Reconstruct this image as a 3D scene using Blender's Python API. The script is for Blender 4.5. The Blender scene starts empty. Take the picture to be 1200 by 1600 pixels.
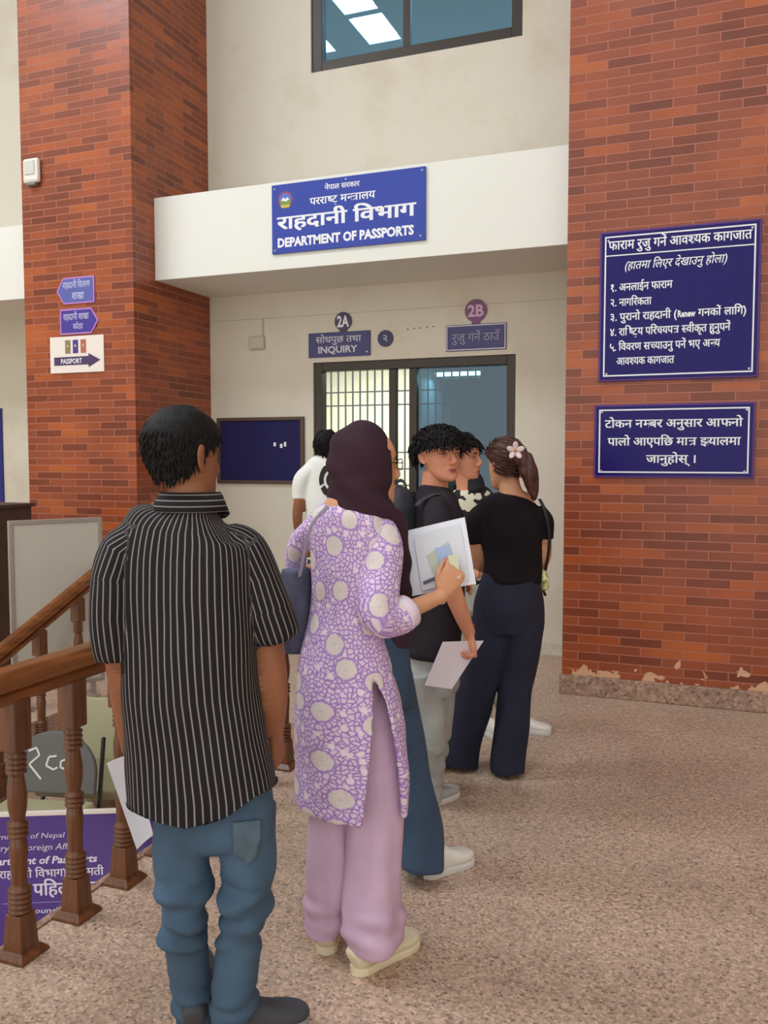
import bpy, bmesh, math, random
import numpy as np
from mathutils import Vector, Matrix, noise
random.seed(7)
SC = bpy.context.scene
COL = SC.collection

# ------------------------------------------------------------------ camera, world, exposure
CAM_H = 1.55
PITCH, YAW, FPX = math.radians(3.56), math.radians(21.1), 1350.0
FW = Vector((-math.sin(YAW)*math.cos(PITCH), math.cos(YAW)*math.cos(PITCH), -math.sin(PITCH)))
RT = Vector((math.cos(YAW), math.sin(YAW), 0))
UP = RT.cross(FW)
CAM = Vector((0, 0, CAM_H))
cd = bpy.data.cameras.new('camera'); cam = bpy.data.objects.new('camera', cd); COL.objects.link(cam)
cd.sensor_fit = 'VERTICAL'; cd.sensor_height = 36; cd.sensor_width = 27; cd.lens = 36*FPX/1600
cd.clip_start = 0.05
cam.matrix_world = Matrix(((RT.x, UP.x, -FW.x, CAM.x), (RT.y, UP.y, -FW.y, CAM.y), (RT.z, UP.z, -FW.z, CAM.z), (0, 0, 0, 1)))
SC.camera = cam
SC.view_settings.view_transform = 'Standard'; SC.view_settings.look = 'None'
SC.view_settings.gamma = 1; SC.view_settings.use_curve_mapping = False
SC.view_settings.exposure = 0.76
w = bpy.data.worlds.new('world'); SC.world = w; w.use_nodes = True
w.node_tree.nodes['Background'].inputs[0].default_value = (1.0, .985, .95, 1)
w.node_tree.nodes['Background'].inputs[1].default_value = 0.85
SKY_STR = 15.0


F0 = Vector((-math.sin(YAW), math.cos(YAW), 0))          # horizontal heading of the camera
def ray(x, y): return FW*FPX + RT*(x-600) + UP*(800-y)
def q(x, y, D): return CAM + ray(x, y)*(D/FPX)            # point at depth D seen at pixel x, y
def onY(x, y, Y):
    d = ray(x, y); return CAM + d*(Y/d.y)

# ------------------------------------------------------------------ materials
def lin(c):
    r = []
    for v in c[:3]:
        v /= 255
        r.append(v/12.92 if v <= .04045 else ((v+.055)/1.055)**2.4)
    return (*r, 1)
class NT:
    def __init__(s, m): s.t = m.node_tree; s.b = s.t.nodes['Principled BSDF']
    def n(s, kind, **kw):
        nd = s.t.nodes.new(kind)
        for k, v in kw.items():
            if isinstance(k, str) and hasattr(nd, k): setattr(nd, k, v)
        return nd
    def l(s, a, b): s.t.links.new(a, b)
def mat(name, col, rough=.6, metal=0, spec=.5, emit=None, es=0, nz=0, nscale=30, bump=0, bscale=200, sheen=0):
    m = bpy.data.materials.new(name); m.use_nodes = True; t = NT(m); b = t.b
    b.inputs['Base Color'].default_value = lin(col); b.inputs['Roughness'].default_value = rough
    b.inputs['Metallic'].default_value = metal; b.inputs['Specular IOR Level'].default_value = spec
    if sheen: b.inputs['Sheen Weight'].default_value = sheen
    if emit: b.inputs['Emission Color'].default_value = lin(emit); b.inputs['Emission Strength'].default_value = es
    if nz or bump:
        tc = t.n('ShaderNodeTexCoord')
    if nz:
        no = t.n('ShaderNodeTexNoise'); no.inputs['Scale'].default_value = nscale; no.inputs['Detail'].default_value = 5
        t.l(tc.outputs['Object'], no.inputs['Vector'])
        cr = t.n('ShaderNodeValToRGB'); a = lin([min(255, v*(1-nz)) for v in col]); c2 = lin([min(255, v*(1+nz)) for v in col])
        cr.color_ramp.elements[0].color = a; cr.color_ramp.elements[1].color = c2
        cr.color_ramp.elements[0].position = .3; cr.color_ramp.elements[1].position = .7
        t.l(no.outputs['Fac'], cr.inputs['Fac']); t.l(cr.outputs['Color'], b.inputs['Base Color'])
    if bump:
        no2 = t.n('ShaderNodeTexNoise'); no2.inputs['Scale'].default_value = bscale
        t.l(tc.outputs['Object'], no2.inputs['Vector'])
        bp = t.n('ShaderNodeBump'); bp.inputs['Strength'].default_value = bump; bp.inputs['Distance'].default_value = .002
        t.l(no2.outputs['Fac'], bp.inputs['Height']); t.l(bp.outputs['Normal'], b.inputs['Normal'])
    return m
def M(n, *a, _c={}, **k):
    if n not in _c: _c[n] = mat(n, *a, **k)
    return _c[n]

def brick_mat():
    m = bpy.data.materials.new('glazed_brick'); m.use_nodes = True; t = NT(m)
    g = t.n('ShaderNodeNewGeometry'); s = t.n('ShaderNodeSeparateXYZ'); t.l(g.outputs['Position'], s.inputs[0])
    ad = t.n('ShaderNodeMath', operation='ADD'); t.l(s.outputs['X'], ad.inputs[0]); t.l(s.outputs['Y'], ad.inputs[1])
    cb = t.n('ShaderNodeCombineXYZ'); t.l(ad.outputs[0], cb.inputs['X']); t.l(s.outputs['Z'], cb.inputs['Y'])
    br = t.n('ShaderNodeTexBrick'); t.l(cb.outputs[0], br.inputs['Vector'])
    br.inputs['Scale'].default_value = 1; br.inputs['Brick Width'].default_value = .262; br.inputs['Row Height'].default_value = .0575
    br.inputs['Mortar Size'].default_value = .0042; br.inputs['Mortar Smooth'].default_value = .25; br.inputs['Bias'].default_value = 0
    br.offset = .5; br.offset_frequency = 2
    br.inputs['Color1'].default_value = (0, 0, 0, 1); br.inputs['Color2'].default_value = (1, 1, 1, 1); br.inputs['Mortar'].default_value = (.5, .5, .5, 1)
    cr = t.n('ShaderNodeValToRGB'); e = cr.color_ramp.elements
    e[0].color = lin((120, 56, 32)); e[1].color = lin((178, 92, 42)); e[0].position = 0; e[1].position = 1
    for p, c in ((.3, (138, 66, 38)), (.6, (152, 76, 44)), (.85, (166, 80, 36))):
        x = e.new(p); x.color = lin(c)
    t.l(br.outputs['Color'], cr.inputs['Fac'])
    no = t.n('ShaderNodeTexNoise'); no.inputs['Scale'].default_value = 2.2; no.inputs['Detail'].default_value = 6; t.l(cb.outputs[0], no.inputs['Vector'])
    mx = t.n('ShaderNodeMix', data_type='RGBA', blend_type='MULTIPLY'); mx.inputs[0].default_value = .55
    r2 = t.n('ShaderNodeValToRGB'); r2.color_ramp.elements[0].color = (.6, .55, .52, 1); r2.color_ramp.elements[1].color = (1.25, 1.2, 1.15, 1)
    r2.color_ramp.elements[0].position = .3; r2.color_ramp.elements[1].position = .7
    t.l(no.outputs['Fac'], r2.inputs[0]); t.l(cr.outputs[0], mx.inputs['A']); t.l(r2.outputs[0], mx.inputs['B'])
    mm = t.n('ShaderNodeMix', data_type='RGBA'); t.l(br.outputs['Fac'], mm.inputs[0]); t.l(mx.outputs['Result'], mm.inputs['A'])
    mm.inputs['B'].default_value = lin((174, 104, 82))
    # flaked pale paint patches close to the floor
    n3 = t.n('ShaderNodeTexNoise'); n3.inputs['Scale'].default_value = 9; n3.inputs['Detail'].default_value = 4; n3.inputs['Distortion'].default_value = .6; t.l(cb.outputs[0], n3.inputs['Vector'])
    mr = t.n('ShaderNodeMapRange'); mr.inputs['From Min'].default_value = .12; mr.inputs['From Max'].default_value = .50; mr.inputs['To Min'].default_value = .42; mr.inputs['To Max'].default_value = .88
    t.l(s.outputs['Z'], mr.inputs['Value'])
    gt = t.n('ShaderNodeMath', operation='GREATER_THAN'); sb = t.n('ShaderNodeMath', operation='ADD'); sb.inputs[1].default_value = -.17
    t.l(n3.outputs['Fac'], gt.inputs[0]); t.l(mr.outputs[0], sb.inputs[0])
    ad2 = t.n('ShaderNodeMath', operation='ADD'); ad2.inputs[1].default_value = .26; t.l(sb.outputs[0], ad2.inputs[0]); t.l(ad2.outputs[0], gt.inputs[1])
    m3 = t.n('ShaderNodeMix', data_type='RGBA'); t.l(gt.outputs[0], m3.inputs[0]); t.l(mm.outputs['Result'], m3.inputs['A']); m3.inputs['B'].default_value = lin((214, 168, 132))
    t.l(m3.outputs['Result'], t.b.inputs['Base Color'])
    t.b.inputs['Roughness'].default_value = .31
    bp = t.n('ShaderNodeBump'); bp.invert = True; bp.inputs['Strength'].default_value = .6; bp.inputs['Distance'].default_value = .004
    n4 = t.n('ShaderNodeTexNoise'); n4.inputs['Scale'].default_value = 14; t.l(cb.outputs[0], n4.inputs['Vector'])
    a3 = t.n('ShaderNodeMath', operation='MULTIPLY_ADD'); a3.inputs[1].default_value = .8; t.l(n4.outputs['Fac'], a3.inputs[0]); t.l(br.outputs['Fac'], a3.inputs[2])
    t.l(a3.outputs[0], bp.inputs['Height']); t.l(bp.outputs['Normal'], t.b.inputs['Normal'])
    return m
def terrazzo(name, base, scale=90, rough=.35, amt=.55):
    m = bpy.data.materials.new(name); m.use_nodes = True; t = NT(m)
    g = t.n('ShaderNodeNewGeometry')
    v = t.n('ShaderNodeTexVoronoi'); v.inputs['Scale'].default_value = scale; t.l(g.outputs['Position'], v.inputs['Vector'])
    cr = t.n('ShaderNodeValToRGB'); cr.color_ramp.interpolation = 'CONSTANT'; e = cr.color_ramp.elements
    sp = t.n('ShaderNodeSeparateColor'); t.l(v.outputs['Color'], sp.inputs[0])
    B = base
    cols = [(0, [x*.70 for x in B]), (.05, [B[0]*.87, B[1]*.84, B[2]*.81]), (.24, [x*.94 for x in B]), (.48, B), (.68, [min(255, B[0]*1.06), B[1]*1.04, B[2]*1.02]), (.88, [min(255, x*1.14) for x in B])]
    e[0].color = lin(cols[0][1]); e[0].position = 0; e[1].color = lin(cols[1][1]); e[1].position = cols[1][0]
    for p, c in cols[2:]:
        x = e.new(p); x.color = lin(c)
    t.l(sp.outputs[0], cr.inputs[0])
    no = t.n('ShaderNodeTexNoise'); no.inputs['Scale'].default_value = 1.3; no.inputs['Detail'].default_value = 6; t.l(g.outputs['Position'], no.inputs['Vector'])
    r2 = t.n('ShaderNodeValToRGB'); r2.color_ramp.elements[0].color = (.82, .80, .78, 1); r2.color_ramp.elements[1].color = (1.1, 1.08, 1.04, 1)
    r2.color_ramp.elements[0].position = .3; r2.color_ramp.elements[1].position = .7
    t.l(no.outputs['Fac'], r2.inputs[0])
    mx = t.n('ShaderNodeMix', data_type='RGBA', blend_type='MULTIPLY'); mx.inputs[0].default_value = .8
    t.l(cr.outputs[0], mx.inputs['A']); t.l(r2.outputs[0], mx.inputs['B']); t.l(mx.outputs['Result'], t.b.inputs['Base Color'])
    t.b.inputs['Roughness'].default_value = rough
    return m
def wall_mat(name, col, dirt=(168, 148, 122)):
    m = bpy.data.materials.new(name); m.use_nodes = True; t = NT(m)
    g = t.n('ShaderNodeNewGeometry')
    no = t.n('ShaderNodeTexNoise'); no.inputs['Scale'].default_value = 1.6; no.inputs['Detail'].default_value = 8; no.inputs['Roughness'].default_value = .65; t.l(g.outputs['Position'], no.inputs['Vector'])
    cr = t.n('ShaderNodeValToRGB'); cr.color_ramp.elements[0].color = lin(dirt); cr.color_ramp.elements[1].color = lin(col)
    cr.color_ramp.elements[0].position = .18; cr.color_ramp.elements[1].position = .5
    t.l(no.outputs['Fac'], cr.inputs[0]); t.l(cr.outputs[0], t.b.inputs['Base Color']); t.b.inputs['Roughness'].default_value = .7
    return m
def wood(name, c1, c2, axis='Z', rough=.32):
    m = bpy.data.materials.new(name); m.use_nodes = True; t = NT(m)
    tc = t.n('ShaderNodeTexCoord'); mp = t.n('ShaderNodeMapping'); t.l(tc.outputs['Object'], mp.inputs[0])
    mp.inputs['Scale'].default_value = {'Z': (30, 30, 2.5), 'Y': (30, 2.5, 30), 'X': (2.5, 30, 30)}[axis]
    no = t.n('ShaderNodeTexNoise'); no.inputs['Scale'].default_value = 1; no.inputs['Detail'].default_value = 6; no.inputs['Distortion'].default_value = .8; t.l(mp.outputs[0], no.inputs['Vector'])
    cr = t.n('ShaderNodeValToRGB'); cr.color_ramp.elements[0].color = lin(c1); cr.color_ramp.elements[1].color = lin(c2)
    cr.color_ramp.elements[0].position = .3; cr.color_ramp.elements[1].position = .72
    t.l(no.outputs['Fac'], cr.inputs[0]); t.l(cr.outputs[0], t.b.inputs['Base Color']); t.b.inputs['Roughness'].default_value = rough
    return m
def glass_mat(name, tint, refl=.10, rough=.01, col=(.75, .9, 1, 1)):
    m = bpy.data.materials.new(name); m.use_nodes = True; t = NT(m); t.t.nodes.remove(t.b)
    out = t.t.nodes['Material Output']
    tr = t.n('ShaderNodeBsdfTransparent'); tr.inputs[0].default_value = lin(tint)
    gl = t.n('ShaderNodeBsdfGlossy'); gl.inputs['Roughness'].default_value = rough; gl.inputs[0].default_value = col
    lw = t.n('ShaderNodeFresnel'); lw.inputs[0].default_value = 1.5
    ad = t.n('ShaderNodeMath', operation='ADD'); ad.inputs[1].default_value = refl; ad.use_clamp = True
    t.l(lw.outputs[0], ad.inputs[0])
    mx = t.n('ShaderNodeMixShader'); t.l(ad.outputs[0], mx.inputs[0]); t.l(tr.outputs[0], mx.inputs[1]); t.l(gl.outputs[0], mx.inputs[2]); t.l(mx.outputs[0], out.inputs[0])
    return m

BRICK = brick_mat()
FLOOR = terrazzo('terrazzo_floor', (192, 167, 148), 115, .42)
PLINTH = terrazzo('terrazzo_plinth', (165, 135, 118), 60, .5)
WALL = wall_mat('cream_wall', (217, 210, 192), (203, 191, 168))
FASCIA = mat('white_fascia_paint', (233, 232, 222), .65)
RAILW = wood('varnished_wood', (98, 56, 28), (156, 96, 50), 'Y', .28)
BALW = wood('turned_wood', (80, 46, 26), (128, 78, 44), 'Z', .3)
FRAME = mat('bronze_aluminium', (62, 55, 48), .4, .5)
NAVY = mat('navy_sign_board', (26, 14, 98), .22, spec=.22)
BLUE = mat('blue_sign_board', (54, 72, 164), .25, spec=.3)
PURPLE = mat('purple_edge', (84, 30, 120), .4)
WHITE = mat('white_lettering', (238, 238, 242), .5)
GREYL = mat('faded_lettering', (150, 150, 170), .5)
SCREW = mat('steel', (170, 170, 172), .3, .8)

# ------------------------------------------------------------------ object helpers
def tag(o, label=None, cat=None, group=None, kind=None):
    if label: o['label'] = label
    if cat: o['category'] = cat
    if group: o['group'] = group
    if kind: o['kind'] = kind
    return o
def empty(name, loc, label, cat, group=None, rz=0):
    o = bpy.data.objects.new(name, None); COL.objects.link(o); o.location = loc; o.rotation_euler = (0, 0, rz); o.empty_display_size = .1
    return tag(o, label, cat, group)
def link(name, me, m, parent=None, smooth=False):
    for mm in (m if isinstance(m, (list, tuple)) else [m]): me.materials.append(mm)
    o = bpy.data.objects.new(name, me); COL.objects.link(o)
    if parent: o.parent = parent
    if smooth:
        me.polygons.foreach_set('use_smooth', [True]*len(me.polygons))
    return o
def bobj(name, bm, m, parent=None, smooth=False, bevel=0):
    me = bpy.data.meshes.new(name); bmesh.ops.recalc_face_normals(bm, faces=bm.faces); bm.to_mesh(me); bm.free()
    o = link(name, me, m, parent, smooth)
    if bevel:
        b = o.modifiers.new('bevel', 'BEVEL'); b.width = bevel; b.segments = 2; b.limit_method = 'ANGLE'
    return o
def box(bm, x0, x1, y0, y1, z0, z1, M4=None, mi=0):
    v = [bm.verts.new((x, y, z)) for x in (x0, x1) for y in (y0, y1) for z in (z0, z1)]
    if M4:
        for a in v: a.co = M4 @ a.co
    for f in ((0, 1, 3, 2), (4, 6, 7, 5), (0, 4, 5, 1), (2, 3, 7, 6), (0, 2, 6, 4), (1, 5, 7, 3)):
        fc = bm.faces.new([v[i] for i in f]); fc.material_index = mi
def boxes(name, lst, m, parent=None, bevel=0):
    bm = bmesh.new()
    for b in lst: box(bm, *b)
    return bobj(name, bm, m, parent, bevel=bevel)
def struct(name, lst, m, bevel=0): return tag(boxes(name, lst, m, bevel=bevel), kind='structure')
def poly(bm, pts, y0, y1, mi=0):
    """prism of an x,z outline between y0 and y1"""
    a = [bm.verts.new((p[0], y0, p[1])) for p in pts]; b = [bm.verts.new((p[0], y1, p[1])) for p in pts]
    f = bm.faces.new(a); f.material_index = mi; f = bm.faces.new(b[::-1]); f.material_index = mi
    for i in range(len(a)):
        j = (i+1) % len(a); f = bm.faces.new((a[i], a[j], b[j], b[i])); f.material_index = mi
def disc(cx, cz, r, n=28, a0=0, a1=2*math.pi): return [(cx+r*math.cos(a0+(a1-a0)*i/n), cz+r*math.sin(a0+(a1-a0)*i/n)) for i in range(n if a1-a0 > 6.2 else n+1)]
def lathe(bm, prof, cx=0, cy=0, n=24, z0=0):
    rings = []
    for r, z in prof:
        rings.append([bm.verts.new((cx+r*math.cos(2*math.pi*i/n), cy+r*math.sin(2*math.pi*i/n), z0+z)) for i in range(n)])
    for a, b in zip(rings, rings[1:]):
        for i in range(n): bm.faces.new((a[i], a[(i+1) % n], b[(i+1) % n], b[i]))
    bm.faces.new(rings[0][::-1]); bm.faces.new(rings[-1])

def catmull(P, k):
    P = [np.array(p, float) for p in P]; out = []
    for i in range(len(P)-1):
        p0 = P[max(i-1, 0)]; p1 = P[i]; p2 = P[i+1]; p3 = P[min(i+2, len(P)-1)]
        for j in range(k):
            t = j/k
            out.append(.5*((2*p1)+(-p0+p2)*t+(2*p0-5*p1+4*p2-p3)*t*t+(-p0+3*p1-3*p2+p3)*t**3))
    out.append(P[-1]); return out
def tube(bm, rings, ref, n=20, k=4, se=2.0, cap=.6):
    """closed loft through (point, half width, half depth); width lies along ref"""
    data = catmull([(*r[0], r[1], r[2]) for r in rings], k) if k > 1 else [np.array((*r[0], r[1], r[2])) for r in rings]
    pts = [Vector(d[:3]) for d in data]; R = [(max(d[3], .0015), max(d[4], .0015)) for d in data]
    ref = Vector(ref); frames = []
    for i in range(len(pts)):
        t = (pts[min(i+1, len(pts)-1)]-pts[max(i-1, 0)])
        t = t.normalized() if t.length > 1e-9 else Vector((0, 0, 1))
        a = ref-t*ref.dot(t)
        if a.length < .15: a = frames[-1][1].copy() if frames else t.orthogonal()
        a = (a-t*a.dot(t)).normalized(); frames.append((t, a, t.cross(a)))
    def ring(p, fr, rx, ry):
        vs = []
        for i in range(n):
            th = 2*math.pi*i/n; c, s = math.cos(th), math.sin(th)
            cx = math.copysign(abs(c)**(2/se), c); sy = math.copysign(abs(s)**(2/se), s)
            vs.append(bm.verts.new(p+fr[1]*cx*rx+fr[2]*sy*ry))
        return vs
    L = []
    if cap:
        m = min(R[0]); 
        for f in (.97, .75, .4): L.append(ring(pts[0]-frames[0][0]*m*cap*f, frames[0], R[0][0]*math.sqrt(1-f*f), R[0][1]*math.sqrt(1-f*f)))
    for p, fr, r in zip(pts, frames, R): L.append(ring(p, fr, *r))
    if cap:
        m = min(R[-1])
        for f in (.4, .75, .97): L.append(ring(pts[-1]+frames[-1][0]*m*cap*f, frames[-1], R[-1][0]*math.sqrt(1-f*f), R[-1][1]*math.sqrt(1-f*f)))
    for a, b in zip(L, L[1:]):
        for i in range(n): bm.faces.new((a[i], a[(i+1) % n], b[(i+1) % n], b[i]))
    bm.faces.new(L[0][::-1]); bm.faces.new(L[-1])
def ell(bm, c, rx, ry, rz, B=None, n=20, m=12):
    B = B or Matrix.Identity(3); c = Vector(c); L = []
    for j in range(1, m):
        ph = -math.pi/2+math.pi*j/m
        L.append([bm.verts.new(c+B @ Vector((rx*math.cos(ph)*math.cos(2*math.pi*i/n), ry*math.cos(ph)*math.sin(2*math.pi*i/n), rz*math.sin(ph)))) for i in range(n)])
    a = bm.verts.new(c+B @ Vector((0, 0, -rz))); z = bm.verts.new(c+B @ Vector((0, 0, rz)))
    for u, v in zip(L, L[1:]):
        for i in range(n): bm.faces.new((u[i], u[(i+1) % n], v[(i+1) % n], v[i]))
    for i in range(n):
        bm.faces.new((a, L[0][(i+1) % n], L[0][i])); bm.faces.new((z, L[-1][i], L[-1][(i+1) % n]))

def fuse(bm, voxel, smooth=3, factor=.5):
    """turn overlapping closed lofts into one continuous skin"""
    bmesh.ops.recalc_face_normals(bm, faces=bm.faces)
    me = bpy.data.meshes.new('tmp'); bm.to_mesh(me); bm.free()
    o = bpy.data.objects.new('tmp', me); COL.objects.link(o)
    r = o.modifiers.new('r', 'REMESH'); r.mode = 'VOXEL'; r.voxel_size = voxel
    if smooth:
        s = o.modifiers.new('s', 'SMOOTH'); s.iterations = smooth; s.factor = factor
    dg = bpy.context.evaluated_depsgraph_get(); dg.update()
    res = bpy.data.meshes.new_from_object(o.evaluated_get(dg)); bpy.data.objects.remove(o); bpy.data.meshes.remove(me)
    return res
def getco(me):
    a = np.empty(len(me.vertices)*3); me.vertices.foreach_get('co', a); return a.reshape(-1, 3)
def setco(me, a): me.vertices.foreach_set('co', a.ravel()); me.update()
def getno(me):
    a = np.empty(len(me.vertices)*3); me.vertices.foreach_get('normal', a); return a.reshape(-1, 3)
def rumple(me, amp, sc, fn=None):
    """cloth folds: noise stretched by sc (per-axis frequency), optional local gain fn(co)"""
    c = getco(me); n = getno(me)
    d = np.array([noise.noise(Vector((p[0]*sc[0], p[1]*sc[1], p[2]*sc[2]))) for p in c])
    g = fn(c) if fn is not None else 1.0
    c += n*(d*amp*g)[:, None]; setco(me, c)
def setuv(me, uv):
    lay = me.uv_layers.new(name='UVMap'); li = np.empty(len(me.loops), int); me.loops.foreach_get('vertex_index', li)
    lay.data.foreach_set('uv', uv[li].ravel())
def garment_uv(me, comps):
    """comps: (list of (center, rx, ry), ref) - u runs round, v along the nearest loft, both in metres"""
    co = getco(me); best = np.full(len(co), 1e9); uv = np.zeros((len(co), 2))
    for rings, ref in comps:
        P = np.array([r[0][:] for r in rings]); rx = np.array([r[1] for r in rings]); ry = np.array([r[2] for r in rings]); ref = np.array(ref)
        per = 2*math.pi*math.sqrt(float(np.mean(rx**2+ry**2))/2); s0 = 0
        for i in range(len(P)-1):
            t = P[i+1]-P[i]; L = np.linalg.norm(t); t = t/L
            a = ref-t*ref.dot(t); a /= np.linalg.norm(a); b = np.cross(t, a)
            d = co-P[i]; s = np.clip(d@t/L, -.0 if i else -.3, 1 if i < len(P)-2 else 1.3); sc_ = np.clip(s, 0, 1)
            qx = d@a/(rx[i]+(rx[i+1]-rx[i])*sc_); qy = d@b/(ry[i]+(ry[i+1]-ry[i])*sc_)
            off = np.abs(d@t/L-s)*L/.05
            dist = np.sqrt(qx**2+qy**2)+off
            k = dist < best; best[k] = dist[k]
            uv[k, 0] = np.arctan2(qx[k], qy[k])*per/(2*math.pi); uv[k, 1] = s0+s[k]*L
            s0 += L
    setuv(me, uv)
def shift(me, base):
    c = getco(me); c -= np.array(base[:]); setco(me, c)

# ------------------------------------------------------------------ lettering
_g = {}
def glyphs(s, bold=0.0, shear=0.0):
    key = (s, bold, shear)
    if key in _g: return _g[key]
    lat = all(ord(c) < 128 for c in s)
    cu = bpy.data.curves.new('txt', 'FONT'); cu.body = s; cu.size = 1; cu.offset = bold if lat else 0; cu.resolution_u = 2; cu.shear = shear
    o = bpy.data.objects.new('txt', cu); COL.objects.link(o)
    dg = bpy.context.evaluated_depsgraph_get(); dg.update()
    me = bpy.data.meshes.new_from_object(o.evaluated_get(dg))
    bpy.data.objects.remove(o); bpy.data.curves.remove(cu)
    V = [(v.co.x, v.co.y) for v in me.vertices]; Fc = [tuple(p.vertices) for p in me.polygons]; bpy.data.meshes.remove(me)
    if not lat and bold:
        V0, F0_ = V, Fc; V = []; Fc = []
        for dx, dy in ((-bold, -bold*.5), (-bold, bold*.5), (bold, -bold*.5), (bold, bold*.5), (0, 0)):
            o_ = len(V); V = V+[(a+dx, b+dy, len(V)//max(1, len(V0))) for a, b in V0]; Fc = Fc+[tuple(i+o_ for i in f) for f in F0_]
    _g[key] = (V, Fc); return V, Fc
def cut_right(V, Fc, x):
    bm = bmesh.new(); vs = [bm.verts.new((p[0], p[1], (p[2] if len(p) > 2 else 0)*.001)) for p in V]
    for f in Fc:
        try: bm.faces.new([vs[i] for i in f])
        except ValueError: pass
    bmesh.ops.bisect_plane(bm, geom=bm.verts[:]+bm.edges[:]+bm.faces[:], plane_co=(x, 0, 0), plane_no=(1, 0, 0), clear_outer=True)
    bm.verts.index_update(); V2 = [(v.co.x, v.co.y, round(v.co.z*1000)) for v in bm.verts]; F2 = [tuple(v.index for v in f.verts) for f in bm.faces]; bm.free()
    return V2, F2
def typeset(s, bold=.012, shear=0.0):
    """{x}=half form, <=rakar stroke, ^=caret under, ~=reph hook; vowel sign i is typed in visual order"""
    parts = []; run = ''; i = 0
    while i < len(s):
        if s[i:i+2] == 'त<':
            if run: parts.append(('t', run)); run = ''
            parts.append(('tra', '')); i += 2; continue
        if s[i] == '{':
            if run: parts.append(('t', run)); run = ''
            parts.append(('h', s[i+1])); i += 3; continue
        if s[i] in '<^~':
            if run: parts.append(('t', run)); run = ''
            parts.append((s[i], '')); i += 1; continue
        run += s[i]; i += 1
    if run: parts.append(('t', run))
    V = []; Fc = []; x = 0
    for k, v in parts:
        if k in ('t', 'h'):
            lead = len(v)-len(v.lstrip(' ')); tail = len(v)-len(v.rstrip(' ')); v = v.strip(' ')
            x += lead*.26
            if not v: continue
            a, f = glyphs(v, bold, shear)
            mn = min(p[0] for p in a); mx = max(p[0] for p in a)
            if v[0] in 'ाी': mn = max(mn, min(p[0] for p in a))
            if k == 'h': a, f = cut_right(a, f, mx-(.20 if v not in 'फक' else .09)); mx = max(p[0] for p in a)
            o = len(V); V += [(p[0]-mn+x, p[1], p[2] if len(p) > 2 else 0) for p in a]; Fc += [tuple(j+o for j in q_) for q_ in f]
            x += mx-mn-.012+tail*.26-(.27 if v[-1] == 'ि' and len(v) > 1 else 0)
        else:
            if k == 'tra':
                a, f = glyphs('ा', bold, shear); mn = min(p[0] for p in a); mx = max(p[0] for p in a); hy = max(p[1] for p in a); bl = .07+bold; w0 = .34
                o = len(V); V += [(p[0]-mn+x+w0, p[1], p[2] if len(p) > 2 else 0) for p in a]; Fc += [tuple(j+o for j in q_) for q_ in f]
                st = x+w0+(mx-mn)*.62
                for P in ([(x-.01, hy-bl), (x+w0+.02, hy-bl), (x+w0+.02, hy), (x-.01, hy)], [(x+.06, hy*.5), (st, hy*.5), (st, hy*.5+bl), (x+.06, hy*.5+bl)],
                          [(st-.03, hy*.42), (x+.12, .04), (x+.16, -.02), (st-.03, hy*.3)]):
                    o = len(V); V += [(p[0], p[1], 6) for p in P]; Fc.append(tuple(range(o, o+4)))
                x += w0+mx-mn-.012; continue
            if k == '<': P = [(-.12, .22), (-.34, -.01), (-.30, -.06), (-.09, .16)]
            elif k == '^': P = [(-.30, -.22), (-.20, -.10), (-.10, -.22), (-.13, -.25), (-.20, -.17), (-.27, -.25)]
            else: P = [(-.10, .62), (-.17, .72), (-.14, .83), (-.03, .84), (-.03, .79), (-.10, .77), (-.11, .72), (-.05, .62)]
            o = len(V); V += [(x+p[0], p[1], 5) for p in P]; Fc.append(tuple(range(o, o+len(P))))
    return V, Fc
def lay(bm, s, x0, x1, z, h, y, bold=.012, shear=0.0, mi=0, H=None):
    """fit string s between x0 and x1 with its base line at z and letter height h"""
    V, Fc = typeset(s, bold, shear)
    mn = min(p[0] for p in V); mx = max(p[0] for p in V)
    sx = (x1-x0)/(mx-mn); latin = all(ord(c) < 128 for c in s); sz = h/(.70 if latin else .62)
    vs = [bm.verts.new((x0+(p[0]-mn)*sx, y-.00022*p[2], z+p[1]*sz)) for p in V]
    for f in Fc:
        try:
            fc = bm.faces.new([vs[i] for i in f]); fc.material_index = mi
        except ValueError: pass
def lettering(name, parent, items, y, m=None):
    for it in items:
        bm = bmesh.new(); lay(bm, *it[:5], y, **(it[5] if len(it) > 5 else {}))
        me = bpy.data.meshes.new(name); bm.normal_update()
        for f in bm.faces:
            if f.normal.y > 0: f.normal_flip()
        bm.to_mesh(me); bm.free(); link(name, me, m or WHITE, parent)
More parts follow.
